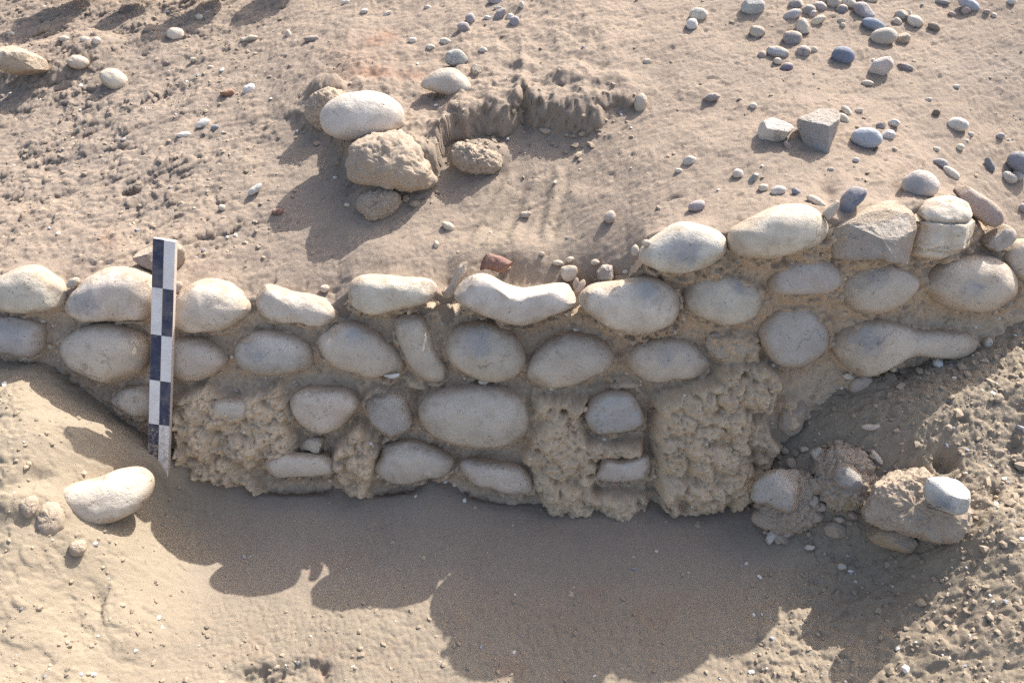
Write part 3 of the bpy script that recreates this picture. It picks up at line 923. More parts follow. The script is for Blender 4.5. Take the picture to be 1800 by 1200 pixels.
ws(9, [(60, 700), (100, 640), (200, 625), (330, 630), (450, 640), (530, 670), (580, 720), (540, 760), (440, 775), (300, 780), (160, 785), (90, 750)], TAN, .6, w0=.045, hf=.7)
ws(10, [(510, 510), (540, 430), (610, 370), (700, 350), (800, 355), (870, 400), (915, 480), (930, 560), (870, 610), (780, 625), (700, 630), (610, 640), (560, 620), (525, 570)], GREY, .5, w0=.03, hf=.6)
ws(10, [(590, 930), (620, 870), (660, 825), (770, 830), (900, 800), (965, 800), (970, 870), (950, 940), (850, 965), (700, 970), (600, 960)], TAN, .5, w0=.035, hf=.7, power=3)
ws(9, [(330, 560), (345, 525), (400, 505), (470, 520), (485, 560), (470, 610), (420, 620), (380, 600), (335, 590)], TAN, .7, w0=.03, facets=4, power=3)
ws('p', [(1238, 590), (1262, 577), (1300, 576), (1324, 592), (1328, 615), (1305, 630), (1265, 632), (1243, 617)], TAN, .9, w0=.016, grain=.05, hf=.6, lump=.08)
# chinking: small stones wedged between the courses
ws('e', [(285, 545), (330, 522), (365, 470), (395, 400), (440, 330), (490, 320), (480, 380), (445, 460), (400, 545), (350, 578)], TAN, .8, w0=.03, hf=.7, facets=3, power=3)
ws('e', [(1140, 390), (1160, 355), (1245, 350), (1262, 400), (1215, 458), (1160, 445)], TAN, .8, w0=.02, hf=.45)
ws('e', [(1228, 470), (1250, 430), (1270, 450), (1262, 500), (1240, 520)], PINK, .6, w0=.03, hf=.7)
ws('e', [(1240, 525), (1270, 470), (1305, 445), (1318, 480), (1290, 530), (1258, 545)], TAN, .6, w0=.03, hf=.7)
ws(7, [(385, 300), (430, 250), (490, 205), (505, 240), (470, 310), (420, 355)], CREAM, .6, w0=.03, hf=.5, facets=2)
ws(4, [(1215, 420), (1240, 380), (1275, 385), (1280, 420), (1250, 455), (1220, 475)], LAV, .5, w0=.03, hf=.7)
ws('p', [(118, 500), (124, 490), (136, 488), (140, 497), (132, 504), (122, 506)], GREY, .6, w0=.02, hf=.8)
ws('p', [(1110, 436), (1118, 430), (1124, 440), (1120, 449), (1111, 448)], PALE, .4, w0=.03, hf=.8)
ws('p', [(1128, 424), (1138, 421), (1146, 426), (1140, 432), (1130, 433)], TAN, .6, w0=.04, hf=.8)
ws('p', [(1728, 600), (1734, 593), (1742, 594), (1745, 604), (1738, 611), (1730, 610)], CREAM, .5, w0=.02, hf=.8)
ws('p', [(1766, 600), (1774, 594), (1784, 598), (1780, 606), (1770, 608)], TAN, .6, w0=.02, hf=.8)
ws(11, [(618, 375), (650, 358), (685, 378), (670, 400), (630, 395)], CREAM, .5, w0=.02, hf=.8)
ws(5, [(895, 1040), (950, 1030), (1005, 1025), (1000, 1048), (950, 1058)], WHITE, .2, w0=.05, hf=.8)
ws(5, [(1560, 1075), (1600, 1068), (1640, 1075), (1620, 1098), (1575, 1098)], CREAM, .4, w0=.03, hf=.8)
ws(9, [(1195, 500), (1215, 480), (1235, 490), (1235, 520), (1210, 530)], CREAM, .5, w0=.012, hf=.9)

# ------------------------------------------------------------------ the wall: mortar
LUMPS = [
    ([(308, 690), (370, 662), (410, 690), (500, 662), (518, 700), (522, 745), (532, 768), (526, 795), (470, 800), (455, 822), (480, 870), (420, 850), (340, 830), (308, 805)], .040, 1.0),
    ([(636, 722), (662, 760), (676, 785), (668, 812), (658, 870), (618, 870), (600, 845), (582, 815), (580, 790), (597, 768), (615, 745)], .046, 1.0),
    ([(930, 680), (1005, 686), (1028, 730), (1032, 757), (1060, 763), (1128, 762), (1132, 800), (1062, 806), (1045, 850), (1138, 852), (1140, 905), (1050, 905), (965, 900), (938, 855), (928, 822), (910, 800), (928, 770)], .044, 1.0),
    ([(1140, 690), (1180, 668), (1250, 650), (1262, 626), (1345, 626), (1370, 660), (1352, 718), (1316, 725), (1312, 760), (1328, 810), (1335, 860), (1280, 890), (1230, 895), (1165, 900), (1145, 850), (1143, 790), (1141, 745)], .058, 1.0),
    ([(1296, 715), (1345, 728), (1368, 782), (1352, 842), (1318, 862), (1298, 800)], .034, .9),
    ([(1230, 575), (1300, 572), (1330, 600), (1340, 640), (1265, 640), (1240, 620)], .026, .5),
    ([(985, 690), (1035, 690), (1030, 715), (1015, 732), (995, 728)], .055, .6),
    ([(700, 655), (745, 655), (755, 685), (720, 690)], .018, .5),
    ([(1060, 655), (1120, 655), (1130, 690), (1070, 690)], .02, .4),
    ([(1365, 690), (1400, 690), (1410, 740), (1385, 760), (1362, 740)], .03, .6),
]
us = np.arange(-1.6, 1.66, 0.0027)
vs = np.arange(-0.10, 0.66, 0.0027)
U, V = np.meshgrid(us, vs)
P0 = U[..., None] * RT + V[..., None] * FV
PX, PY = project(P0)
jpx = PX + 7 * fbm(U, V, 30, 3, 401) + 3 * fbm(U, V, 90, 2, 402); jpy = PY + 7 * fbm(U, V, 30, 3, 405) + 3 * fbm(U, V, 90, 2, 406)
wu0 = U + 0.008 * fbm(U, V, 45, 3, 417); wv0 = V + 0.008 * fbm(U, V, 45, 3, 418)
W = 0.002 + 0.006 * fbm(U, V, 10, 3, 411) + 0.006 * dome(wu0, wv0, 48, 421) * sstep(-.2, .2, fbm(U, V, 18, 3, 423)) + 0.003 * dome(wu0, wv0, 105, 424) + 0.0008 * fbm(U, V, 200, 2, 422)
crust = np.zeros_like(W); body = np.zeros_like(W)
for poly, hgt, rg in LUMPS:
    sd = poly_sd(jpx, jpy, poly)
    e = sstep(-3, 15, sd)
    body = np.maximum(body, 0.8 * hgt * e * (0.75 + 0.25 * sstep(0, 45, sd)))
    crust = np.maximum(crust, rg * sstep(-2, 14, sd))
wu = U + 0.010 * fbm(U, V, 35, 3, 434); wv = V + 0.010 * fbm(U, V, 35, 3, 435)
mst = 3.0 * fbm(U, V, 17, 4, 445); mstep = np.floor(mst) + sstep(.75, 1, mst - np.floor(mst))
hole = sstep(0.36, 0.5, fbm(U, V, 34, 3, 441))
W = W + body + crust * (0.017 * dome(wu, wv, 19, 431) + 0.010 * dome(wu, wv, 43, 432) + 0.0055 * dome(wu, wv, 95, 433) + 0.012 * fbm(U, V, 11, 3, 451) + 0.003 * mstep - 0.006 * hole - 0.016)
for cx0, cy0, dx0, dy0, wd, dp in ((1136, 735, 12, -22, 3.2, .03), (1134, 745, 4, 45, 3.0, .03), (1140, 795, -3, 60, 3, .025), (1142, 850, 30, 26, 2.6, .02), (1140, 768, 45, 12, 2.5, .012),
                                   (1210, 730, 30, -2, 1.8, .01), (1255, 728, 8, 8, 2, .015), (1080, 668, -45, 8, 2, .02), (1145, 668, 55, -3, 2, .02)):
    tt = np.clip(((PX - cx0) * dx0 + (PY - cy0) * dy0) / (dx0 * dx0 + dy0 * dy0), 0, 1)
    dd = np.hypot(PX - cx0 - tt * dx0 + 2 * n2(U * 120, V * 120, 5), PY - cy0 - tt * dy0)
    W -= dp * np.exp(-(dd / wd) ** 2)
for hx, hy, hr, dp in ((1085, 619, 4.5, .03), (990, 712, 4, .03), (802, 802, 5, .03), (730, 686, 7, .03), (260, 590, 3, .02), (1300, 647, 6, .012), (1035, 822, 5, .03), (1100, 840, 5, .02)):
    W -= dp * np.exp(-(((PX - hx) / (hr * 1.6)) ** 2 + ((PY - hy) / hr) ** 2))
# earth packed round every stone, lapping over its rim
pack = np.zeros_like(W)
lapn = np.clip(0.70 + 1.0 * fbm(U, V, 24, 3, 481) + 0.5 * fbm(U, V, 75, 3, 485) + 0.35 * (dome(wu0, wv0, 70, 486) - .5), 0, 1.8)
for ol, ww in OUTLINES:
    x0, y0 = ol.min(0) - 26; x1, y1 = ol.max(0) + 26
    idx = np.nonzero((PX > x0) & (PX < x1) & (PY > y0) & (PY < y1))
    if len(idx[0]) == 0:
        continue
    sdv = poly_sd(PX[idx], PY[idx], ol)
    val = (0.55 * ww + 0.016) * np.exp(-(np.clip(-sdv - 1.5, 0, None) / 6.5) ** 1.5)
    pack[idx] = np.maximum(pack[idx], val)
W = np.maximum(W, pack * lapn * 0.85) + 0.25 * W
W = W + lean(U, V)
P = P0 + W[..., None] * NF
tb = terrace_base(P[..., 0], P[..., 1])
P[..., 2] = np.minimum(P[..., 2], tb - 0.010 + 0.004 * fbm(U, V, 30, 2, 461))
me = raw_mesh('mortar', P, sheet_quads(*U.shape))
st = np.zeros(U.shape + (4,), np.float32); st[..., 3] = 1
nz = 0.6 + 0.4 * fbm(U, V, 22, 4, 471)
st[..., 0] = np.clip((0.5 * g2(382, 683, 12, 8) + 0.35 * g2(315, 740, 10, 40) + 0.3 * g2(585, 775, 14, 10) + 0.12) * nz, 0, .6) * (1 - 0.6 * crust)
st[..., 2] = np.clip(crust * (0.55 + 0.9 * fbm(U, V, 30, 5, 475, .6)), 0, .95)
set_color_attr(me, 'stain', st)
mortar = link('mortar', me, M_MORTAR, wall)
MORTAR_GRID = (us, vs, P.copy())

# ------------------------------------------------------------------ loose stones
SURF = {}


def solid_T(x, y):
    return H_TER(x, y)


def solid_F(x, y):
    return np.where(y < 0.26, H_FLR(x, np.minimum(y, .26)), -1.0)


def solid_all(x, y):
    return np.maximum(np.where(y > 0.03, H_TER(x, np.maximum(y, .031)), -1.0), np.where(y < 0.26, H_FLR(x, np.minimum(y, .26)), -1.0))


def loose(name, px, col, dust=0.3, hf=0.85, power=2.3, lump=0.05, facets=0, grain=0.0, patch=None, mat=None, surf=None, lift=0.5, label=None, cat='stone', group=None, n=36, nr=8, bone=False, planes=()):
    SEED[0] += 1
    px = np.asarray(px, float)
    lp = smooth_loop(px, n, 0.5 if not facets else 0.25)
    c = lp.mean(0)
    g = hit_fun(surf or solid_T, c[0], c[1])[0]
    depth = (g - CAM) @ FW
    d = ray(c[0], c[1])
    m = depth / F
    rel = (lp - c) * m * np.array([1, -1])
    if (rel[:, 0] @ np.roll(rel, -1, 0)[:, 1] - rel[:, 1] @ np.roll(rel, -1, 0)[:, 0]) < 0:
        rel = rel[::-1]
    ev = np.linalg.eigvalsh(np.cov(rel.T))
    minor = math.sqrt(max(ev[0], 1e-9) * 2)
    dn = d / np.linalg.norm(d)
    depth2 = depth - lift * minor / 0.75
    k = depth2 / depth
    rel = rel * k
    cen = CAM + d * depth2
    wn = -dn
    u = RT - wn * (RT @ wn); u /= np.linalg.norm(u)
    v = np.cross(wn, u)
    me = stone_mesh(rel, u, v, wn, hf * minor * k, hf * minor * k, power, nr, SEED[0], lump, facets, bone, grain, planes)
    o = link(name, me, mat or (M_ROCK if (facets or grain or planes) else M_STONE), None, cen)
    pt = None
    if patch:
        pt = ((rel[0] * 0 + (np.array([patch[0], patch[1]]) - c) * m * k * np.array([1, -1])) @ np.stack([u, v]) + wn * minor * .7, patch[2] * m)
    finish(o, col, dust, pt)
    tag(o, label, cat, group)
    return o


def ell(cx, cy, a, b, rot=0, k=10, wob=0.08):
    r = np.random.default_rng(int(abs(cx * 7 + cy * 13)))
    t = np.linspace(0, 2 * np.pi, k, endpoint=False)
    rr = 1 + r.uniform(-wob, wob, k)
    x = a * rr * np.cos(t); y = b * rr * np.sin(t)
    ro = math.radians(rot)
    return np.stack([cx + x * math.cos(ro) + y * math.sin(ro), cy - x * math.sin(ro) + y * math.cos(ro)], 1)


lo_ = loose
# the big ones, one by one
lo_('boulder', [(563, 210), (570, 190), (590, 172), (620, 163), (660, 163), (690, 172), (708, 190), (710, 212), (700, 228), (675, 238), (640, 244), (600, 244), (572, 233)], PALE, .3, n=56, nr=13, lump=.04, lift=.75,
    label='large cream cobble perched on a promontory of eroded sand', cat='boulder')
CL = dict(mat=M_CLOD, n=110, nr=26, cat='clod')
lo_('earth_clod', [(612, 300), (618, 258), (650, 244), (700, 228), (716, 238), (738, 266), (762, 302), (766, 322), (738, 334), (690, 337), (640, 328), (618, 315)], TAN, .9, lift=.02, power=2.6, grain=.05, lump=.10, label='pillar of packed earth under the perched cream cobble', **CL)
lo_('earth_clod', [(792, 268), (806, 250), (840, 256), (872, 268), (882, 290), (862, 308), (820, 304), (798, 290)], TAN, .9, lift=.05, grain=.09, lump=.12, label='crumbled earth lump fallen in front of the scarp', **CL)
lo_('earth_clod', [(628, 360), (640, 342), (670, 332), (700, 340), (702, 362), (676, 386), (652, 388), (636, 378)], TAN, .9, lift=.0, grain=.10, lump=.1, label='pale crumbly earth lump at the foot of the earth pillar', **CL)
lo_('earth_clod', [(538, 205), (545, 172), (572, 156), (600, 158), (612, 172), (590, 190), (575, 215), (560, 228)], TAN, .9, lift=.05, grain=.08, lump=.1, label='earth lump behind the perched cream cobble', **CL)
lo_('cobble', to_px(2, [(420, 455), (440, 410), (500, 375), (580, 360), (650, 400), (690, 450), (690, 490), (650, 510), (560, 503), (480, 480)]), GREY, .7, n=56, nr=12, lift=.35,
    label='flat dusty grey cobble lying at the brink of the sand scarp', cat='stone')
lo_('flat_stone', to_px(2, [(535, 320), (560, 275), (620, 262), (665, 300), (665, 345), (630, 360), (570, 345)]), (.45, .46, .45), .3, facets=3, hf=.5,
    label='pale blue-grey slab resting on the flat cobble at the scarp')
lo_('pebble', ell(797, 126, 11, 5, -30), LAV, .2, lift=1.2, label='small dark lavender pebble lying on top of the flat cobble at the scarp', cat='pebble')
lo_('stone_fragment', ell(837, 123, 12, 9, 10), TAN, .6, facets=3, label='tan angular stone fragment beside the flat cobble at the scarp')
lo_('cobble', to_px(7, [(950, 90), (980, 30), (1050, -5), (1130, 20), (1190, 80), (1190, 140), (1150, 180), (1060, 195), (980, 160)]), GREY, .3, n=48, nr=11, lift=.7, label='round grey cobble sitting on the sand above the cracked layered wall stone', patch=(1610, 325, 20))
lo_('flat_stone', to_px(7, [(1295, 150), (1320, 115), (1400, 110), (1500, 170), (1600, 250), (1645, 310), (1640, 370), (1590, 398), (1530, 370), (1440, 310), (1380, 240), (1310, 180)]), PINK, .4, n=48, nr=10, power=3.6, facets=2, lift=.7, label='long pinkish slab split across the middle beside the layered wall stone')
lo_('cobble', to_px(7, [(510, 240), (520, 180), (570, 125), (630, 115), (685, 145), (670, 200), (620, 260), (570, 305), (520, 290)]), (.15, .18, .25), .25, n=44, nr=10, lift=.8, label='dark blue oval cobble wedged upright behind the wall top', patch=(1495, 350, 14))
lo_('pebble', to_px(7, [(270, 190), (300, 168), (360, 195), (405, 240), (390, 268), (330, 240)]), CREAM, .4, lift=.6, label='oblong tan pebble beside the dark blue cobble behind the wall top', cat='pebble')
lo_('rock', to_px('d', [(800, 240), (870, 190), (935, 165), (1060, 200), (1160, 265), (1130, 320), (1060, 400), (960, 425), (860, 405), (805, 370)]), PALE, .2, n=56, nr=14, planes=[(-.1, -.6, .8, .5), (.1, .7, .7, .5), (-.8, .1, .5, .6)], power=4, lump=.05, lift=.75, grain=.02, label='angular white rock with pitted top next to the grey wedge rock', cat='rock')
lo_('rock', to_px('d', [(1210, 190), (1350, 110), (1450, 65), (1560, 75), (1630, 120), (1625, 260), (1575, 420), (1530, 600), (1430, 600), (1330, 520), (1260, 380)]), (.43, .41, .40), .3, n=64, nr=18, planes=[(-.30, -.30, .9, .42), (.75, -.15, .6, .62), (.05, .8, .6, .50)], power=5, lump=.02, grain=.012, hf=.8, lift=.5, label='grey wedge-shaped rock pointing downhill with a flat shaded face', cat='rock')
lo_('cobble', ell(1524, 243, 27, 18, -8, 12, .02), (.43, .45, .50), .08, n=44, nr=11, lift=.6, label='smooth white and blue oval cobble beside small angular white chips')
lo_('cobble', to_px(8, [(430, 1100), (455, 1035), (560, 985), (700, 945), (820, 890), (940, 873), (1032, 912), (1058, 1000), (1032, 1092), (960, 1188), (840, 1248), (700, 1288), (580, 1272), (470, 1200)]), CREAM, .5, n=56, nr=13, surf=solid_F, lift=.3, label='large cream cobble half buried in the sand bank below the scale bar')
lo_('earth_clod', to_px(12, [(110, 130), (120, 80), (170, 60), (200, 90), (190, 150), (150, 180)]), TAN, .9, surf=solid_F, mat=M_CLOD, grain=.09, lift=-.25, label='rounded earth clod left of the half buried cream cobble', cat='clod')
lo_('earth_clod', to_px(12, [(190, 190), (200, 110), (250, 80), (320, 130), (338, 210), (320, 260), (260, 280), (205, 250)]), TAN, .9, surf=solid_F, mat=M_CLOD, grain=.09, lift=-.25, label='smooth elongated earth clod touching the half buried cream cobble', cat='clod')
lo_('earth_clod', to_px(12, [(365, 330), (390, 300), (440, 300), (455, 340), (430, 375), (385, 375)]), TAN, .9, surf=solid_F, mat=M_CLOD, grain=.05, lift=.3, label='small crumbly earth clod on the sand below the half buried cobble', cat='clod')
lo_('earth_clod', [(1520, 912), (1523, 880), (1550, 845), (1575, 825), (1605, 812), (1640, 830), (1662, 865), (1690, 888), (1693, 918), (1672, 943), (1640, 951), (1600, 942), (1560, 928), (1530, 918)], TAN, .9, n=110, nr=30, surf=solid_F, mat=M_CLOD, lift=.3, hf=.6, power=3.6, facets=2, grain=.06, lump=.12, label='big sunlit block of hardened earth lying on the sand bank', cat='clod')
lo_('rock', to_px(14, [(865, 500), (880, 465), (960, 470), (1050, 500), (1090, 545), (1050, 590), (960, 570), (900, 545)]), OCHRE, .6, n=40, nr=9, surf=solid_F, facets=3, lift=.7, label='ochre rock under the big block of hardened earth', cat='rock')
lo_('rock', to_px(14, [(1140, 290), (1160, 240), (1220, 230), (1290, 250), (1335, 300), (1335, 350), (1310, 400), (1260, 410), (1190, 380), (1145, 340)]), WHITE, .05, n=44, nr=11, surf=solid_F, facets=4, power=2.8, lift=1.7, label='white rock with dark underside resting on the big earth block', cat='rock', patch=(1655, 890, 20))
lo_('rock', to_px(14, [(320, 330), (340, 260), (400, 210), (470, 195), (530, 235), (545, 300), (525, 390), (470, 400), (400, 370), (350, 360)]), GREY, .6, n=44, nr=11, surf=solid_F, facets=6, power=3.2, lift=.95, label='grey angular block atop the rubble at the wall foot', cat='rock')
lo_('earth_clod', to_px(14, [(330, 440), (350, 390), (440, 390), (530, 400), (560, 440), (520, 480), (450, 490), (380, 480)]), TAN, .9, n=44, nr=11, surf=solid_F, mat=M_CLOD, grain=.07, label='crumbly earth clod under the grey block of the rubble', cat='clod')
lo_('rock', to_px(14, [(700, 220), (740, 170), (800, 180), (870, 265), (865, 310), (800, 328), (740, 290)]), (.36, .34, .33), .6, n=40, nr=9, surf=solid_F, facets=4, lift=.7, label='bluish grey stone in the rubble next to the big earth block', cat='rock', patch=(1485, 822, 14))
lo_('rock', to_px(14, [(720, 330), (740, 295), (790, 305), (815, 350), (800, 378), (740, 375)]), OCHRE, .6, surf=solid_F, facets=4, lift=.7, label='ochre chunk below the bluish grey stone in the rubble', cat='rock')
lo_('stone_chip', to_px(14, [(598, 115), (645, 92), (672, 128), (645, 168), (612, 152)]), PALE, .5, surf=solid_F, facets=4, power=3.2, lift=.7, label='pale square chip standing on the rubble slope')
lo_('stone_chip', to_px(14, [(385, 530), (400, 495), (440, 465), (462, 480), (440, 515), (405, 555)]), PALE, .6, surf=solid_F, facets=2, label='pale finger-shaped chip at the lower edge of the rubble')
lo_('earth_clod', to_px(11, [(230, 690), (240, 600), (270, 520), (330, 490), (400, 560), (390, 640), (360, 720), (300, 745)]), TAN, .8, n=44, nr=11, surf=solid_F, mat=M_CLOD, facets=4, grain=.03, lift=.8, label='upright ochre earth clod between the wall and the rubble', cat='clod')
lo_('flat_stone', to_px(11, [(735, 680), (770, 668), (830, 672), (845, 685), (800, 708), (750, 700)]), TAN, .6, surf=solid_F, hf=.7, label='thin tan slab on the shaded sand right of the rubble')
lo_('stone_chip', to_px(11, [(795, 830), (812, 825), (845, 862), (862, 905), (845, 910), (815, 880)]), TAN, .6, surf=solid_F, hf=.7, label='curved sliver of stone on the shaded sand by the earth block')
lo_('rock', to_px(14, [(460, 250), (490, 200), (540, 200), (555, 235), (540, 275), (490, 290)]), GREY, .7, surf=solid_F, facets=4, lift=1.4, label='small grey rock leaning on the angular block of the rubble', cat='rock')
lo_('rock', to_px(14, [(575, 345), (600, 310), (640, 330), (640, 375), (600, 385)]), TAN, .7, surf=solid_F, facets=4, label='small tan rock in the middle of the rubble', cat='rock')
lo_('pebble', to_px(14, [(568, 565), (590, 550), (622, 560), (610, 575), (585, 577)]), PALE, .5, surf=solid_F, label='pale flat pebble on the shaded floor below the rubble', cat='pebble')
lo_('pebble', to_px(14, [(725, 650), (740, 638), (765, 645), (765, 665), (735, 670)]), GREY, .5, surf=solid_F, label='round grey pebble by the streak of sunlight beside the earth block', cat='pebble')
lo_('brick_fragment', to_px('e', [(572, 380), (580, 300), (640, 262), (740, 290), (828, 340), (770, 402), (690, 390), (620, 370)]), RED, .12, n=44, nr=10, facets=4, power=3, lift=1.3, grain=.03, label='dark red brick fragment behind the long curved wall stone', cat='brick')
lo_('rock', to_px('e', [(1385, 440), (1395, 390), (1440, 340), (1505, 345), (1510, 400), (1510, 450), (1440, 460)]), LAV, .5, n=40, nr=10, facets=3, grain=.07, lift=.6, label='craggy grey rock behind the wall stone under the raised course', cat='rock')
lo_('flat_stone', to_px(4, [(945, 225), (960, 180), (1010, 150), (1100, 112), (1240, 105), (1290, 155), (1290, 240), (1220, 290), (1060, 305), (1000, 270)]), PINK, .4, n=44, nr=10, facets=4, power=3.2, lift=.7, label='pinkish slab lying behind the top of the scale bar')
lo_('rock', [(0, 100), (8, 85), (30, 78), (58, 90), (78, 108), (78, 125), (50, 132), (15, 128), (-8, 115)], (.44, .35, .25), .6, n=44, nr=11, facets=4, power=3, lift=.8, grain=.03, label='tan layered rock with rusty stain on the upper slope', cat='rock')
lo_('cobble', ell(200, 140, 23, 18, -20, 10, .05), CREAM, .4, lift=.35, n=44, nr=10, label='smooth cream cobble sunk in the rough sand of the upper slope')
lo_('cobble', ell(137, 110, 18, 12, -8), TAN, .6, lift=.5, label='dusty tan cobble beside the layered rock on the upper slope')
lo_('cobble', ell(308, 60, 16, 11, 5), CREAM, .5, lift=.4, label='pale cobble with a crust of sand at the edge of a shadow')
lo_('pebble', ell(437, 157, 12, 8, 35), WHITE, .05, label='bright white pebble beside a reddish sherd on the rough sand', cat='pebble')
lo_('sherd', ell(400, 163, 14, 6, 12), (.36, .2, .13), .2, facets=2, label='reddish pottery sherd beside a bright white pebble', cat='sherd')
lo_('sherd', ell(488, 372, 10, 7, 5), RED, .2, facets=1, label='small red sherd inside the shadow of the perched cobble', cat='sherd')
lo_('pebble', ell(357, 217, 13, 7, 25), WHITE, .2, label='oval whitish pebble above two smaller ones on rough sand', cat='pebble')
lo_('pebble', ell(378, 224, 7, 5, 0), BLUE, .1, label='tiny blue pebble beside an oval whitish one on rough sand', cat='pebble')
lo_('pebble', ell(323, 237, 12, 5, 10), WHITE, .2, label='thin white pebble casting a long shadow on rough sand', cat='pebble')
lo_('stone_chip', ell(448, 333, 16, 6, 38), WHITE, .15, facets=2, lift=.8, label='white flat chip tilted on the sand left of the perched cobble shadow')
lo_('stone_chip', ell(440, 67, 15, 5, 5), TAN, .4, facets=2, label='flat tan chip with a white end on the upper slope')
lo_('stone_chip', ell(547, 68, 15, 5, 5), LAV, .4, facets=2, label='flat lavender chip on the smooth upper slope')
lo_('cobble', ell(1126, 181, 17, 12, 80), TAN, .5, lift=.6, label='egg-shaped tan cobble standing at the right end of the scarp')
lo_('pebble', ell(1138, 109, 8, 6, 0), TAN, .5, label='small tan pebble in the hollow above the egg-shaped cobble', cat='pebble')
lo_('cobble', ell(1072, 381, 11, 10, 70), GREY, .5, lift=.7, label='small grey cobble standing alone on the smooth sand above the wall')
lo_('stone_chip', ell(923, 377, 11, 6, 10), TAN, .6, facets=2, label='tan chip on the rill below the scarp')
lo_('cobble', ell(1323, 12, 21, 15, -5), (.45, .45, .43), .15, facets=3, mat=M_STONE, lift=.5, n=44, nr=10, label='greenish grey angular cobble standing apart left of the pebble pile')
lo_('cobble', ell(1228, 26, 15, 12, 0), PALE, .2, grain=.03, label='knobbly white cobble paired with a smaller white pebble')
lo_('pebble', ell(1216, 43, 11, 10, -20), WHITE, .15, label='smooth white pebble touching the knobbly white cobble', cat='pebble')
lo_('earth_clod', ell(1331, 56, 14, 11, -10), CREAM, .7, grain=.06, label='lumpy tan clod on the smooth sand left of the pebble pile', cat='clod')
lo_('cobble', ell(1482, 98, 20, 15, -15, 10, .04), (.20, .23, .30), .12, n=44, nr=10, lift=.5, label='dark blue-grey cobble lying alone below the pebble pile')
lo_('cobble', ell(1550, 118, 22, 16, 32), (.62, .57, .53), .1, facets=3, n=44, nr=10, lift=.6, label='white and pink cobble with a broken pitted top')
lo_('stone_chip', ell(1592, 118, 15, 6, -12), LAV, .35, facets=1, label='flat lavender chip beside the white and pink broken cobble')
lo_('cobble', ell(1554, 65, 22, 15, 0, 10, .04), (.5, .46, .41), .2, n=44, nr=10, lift=.55, label='cream cobble with vertical cracks next to a square tan one')
lo_('stone_fragment', ell(1588, 68, 12, 11, 20, 6), TAN, .3, facets=4, power=3, label='square tan fragment touching the cracked cream cobble')
lo_('cobble', ell(1537, 44, 21, 10, -18), (.24, .28, .36), .1, n=40, nr=9, label='blue cobble behind the cracked cream one')
lo_('cobble', ell(1518, 20, 22, 12, -40), LAV, .15, n=40, nr=9, facets=1, mat=M_STONE, label='flat lavender cobble leaning at the right end of the pebble pile')
lo_('cobble', ell(1684, 219, 18, 12, -10, 10, .05), PALE, .2, n=40, nr=9, label='egg-shaped white cobble alone on the right-hand slope')
lo_('cobble', ell(1794, 286, 23, 18, -40), (.22, .235, .27), .2, n=40, nr=9, lift=.6, label='dark grey cobble among small pebbles at the edge of the slope')
lo_('stone_fragment', ell(1775, 312, 14, 9, -42), PALE, .2, grain=.03, label='speckled white fragment beside the dark grey cobble')
lo_('pebble', ell(1790, 307, 11, 8, -60), GREY, .3, label='dull grey pebble tucked under the dark grey cobble', cat='pebble')
lo_('stone_fragment', ell(1561, 237, 14, 10, 0, 7), WHITE, .1, facets=5, power=3.2, label='white angular chip touching the smooth white and blue cobble')
lo_('stone_fragment', ell(1572, 217, 10, 7, 0, 7), WHITE, .15, facets=4, label='small white fragment above the angular white chip')
lo_('stone_fragment', ell(1548, 221, 9, 6, 0, 7), LAV, .3, facets=3, label='purple grey fragment behind the smooth white and blue cobble')
lo_('pebble', ell(1654, 287, 14, 8, -18), (.36, .36, .38), .2, facets=1, mat=M_STONE, label='grey pebble lying against a long white one above the round cobble', cat='pebble')
lo_('pebble', ell(1672, 304, 18, 7, -38), PALE, .25, label='long white pebble sloping downhill above the pinkish slab', cat='pebble')
lo_('stone_chip', ell(1740, 290, 14, 7, -60), BLUE, .2, facets=1, label='blue-grey chip on edge near the dark grey cobble')
lo_('stone_fragment', ell(1212, 282, 13, 8, 15, 8), PALE, .2, facets=4, grain=.03, label='pale flinty fragment on the sand above the raised wall course')
lo_('stone_fragment', ell(1250, 171, 16, 8, 8, 7), LAV, .4, facets=3, label='purple grey angular fragment beside dry crumbs on the upper slope')
lo_('stone_fragment', ell(1325, 313, 14, 6, 50, 7), (.38, .38, .37), .25, facets=4, power=3, label='grey angular fragment standing on edge above the wall')
lo_('pebble', ell(1297, 305, 10, 8, 0), CREAM, .2, label='round cream pebble left of the grey fragment on edge', cat='pebble')
lo_('pebble', ell(1368, 335, 13, 9, 12), WHITE, .1, label='white pebble with grey base just above the wall top', cat='pebble')
lo_('pebble', ell(1342, 330, 9, 7, 0), CREAM, .5, label='sandy cream pebble left of the white pebble above the wall top', cat='pebble')
lo_('pebble', ell(1400, 338, 11, 6, -40), (.3, .3, .34), .1, facets=2, label='black and white pebble above the wall top', cat='pebble')
lo_('cobble', ell(1225, 362, 15, 10, 18), LAV, .25, lift=.7, label='lavender cobble casting a shadow above the raised wall course')
lo_('stone_chip', ell(1384, 256, 9, 5, -62), PINK, .3, facets=2, label='small pink chip leaning against the angular white rock')
lo_('pebble', ell(1488, 195, 12, 6, -42), CREAM, .2, label='upper of two cream pebbles beside the grey wedge rock', cat='pebble')
lo_('pebble', ell(1482, 208, 12, 7, -35), CREAM, .3, label='lower of two cream pebbles beside the grey wedge rock', cat='pebble')
lo_('cobble', ell(1703, 8, 20, 9, -25), (.42, .45, .49), .1, n=40, nr=9, label='long blue-white cobble with a small pink pebble at its side')
lo_('pebble', ell(1698, 19, 8, 7, 0), PINK, .2, label='small pink pebble at the side of the long blue-white cobble', cat='pebble')

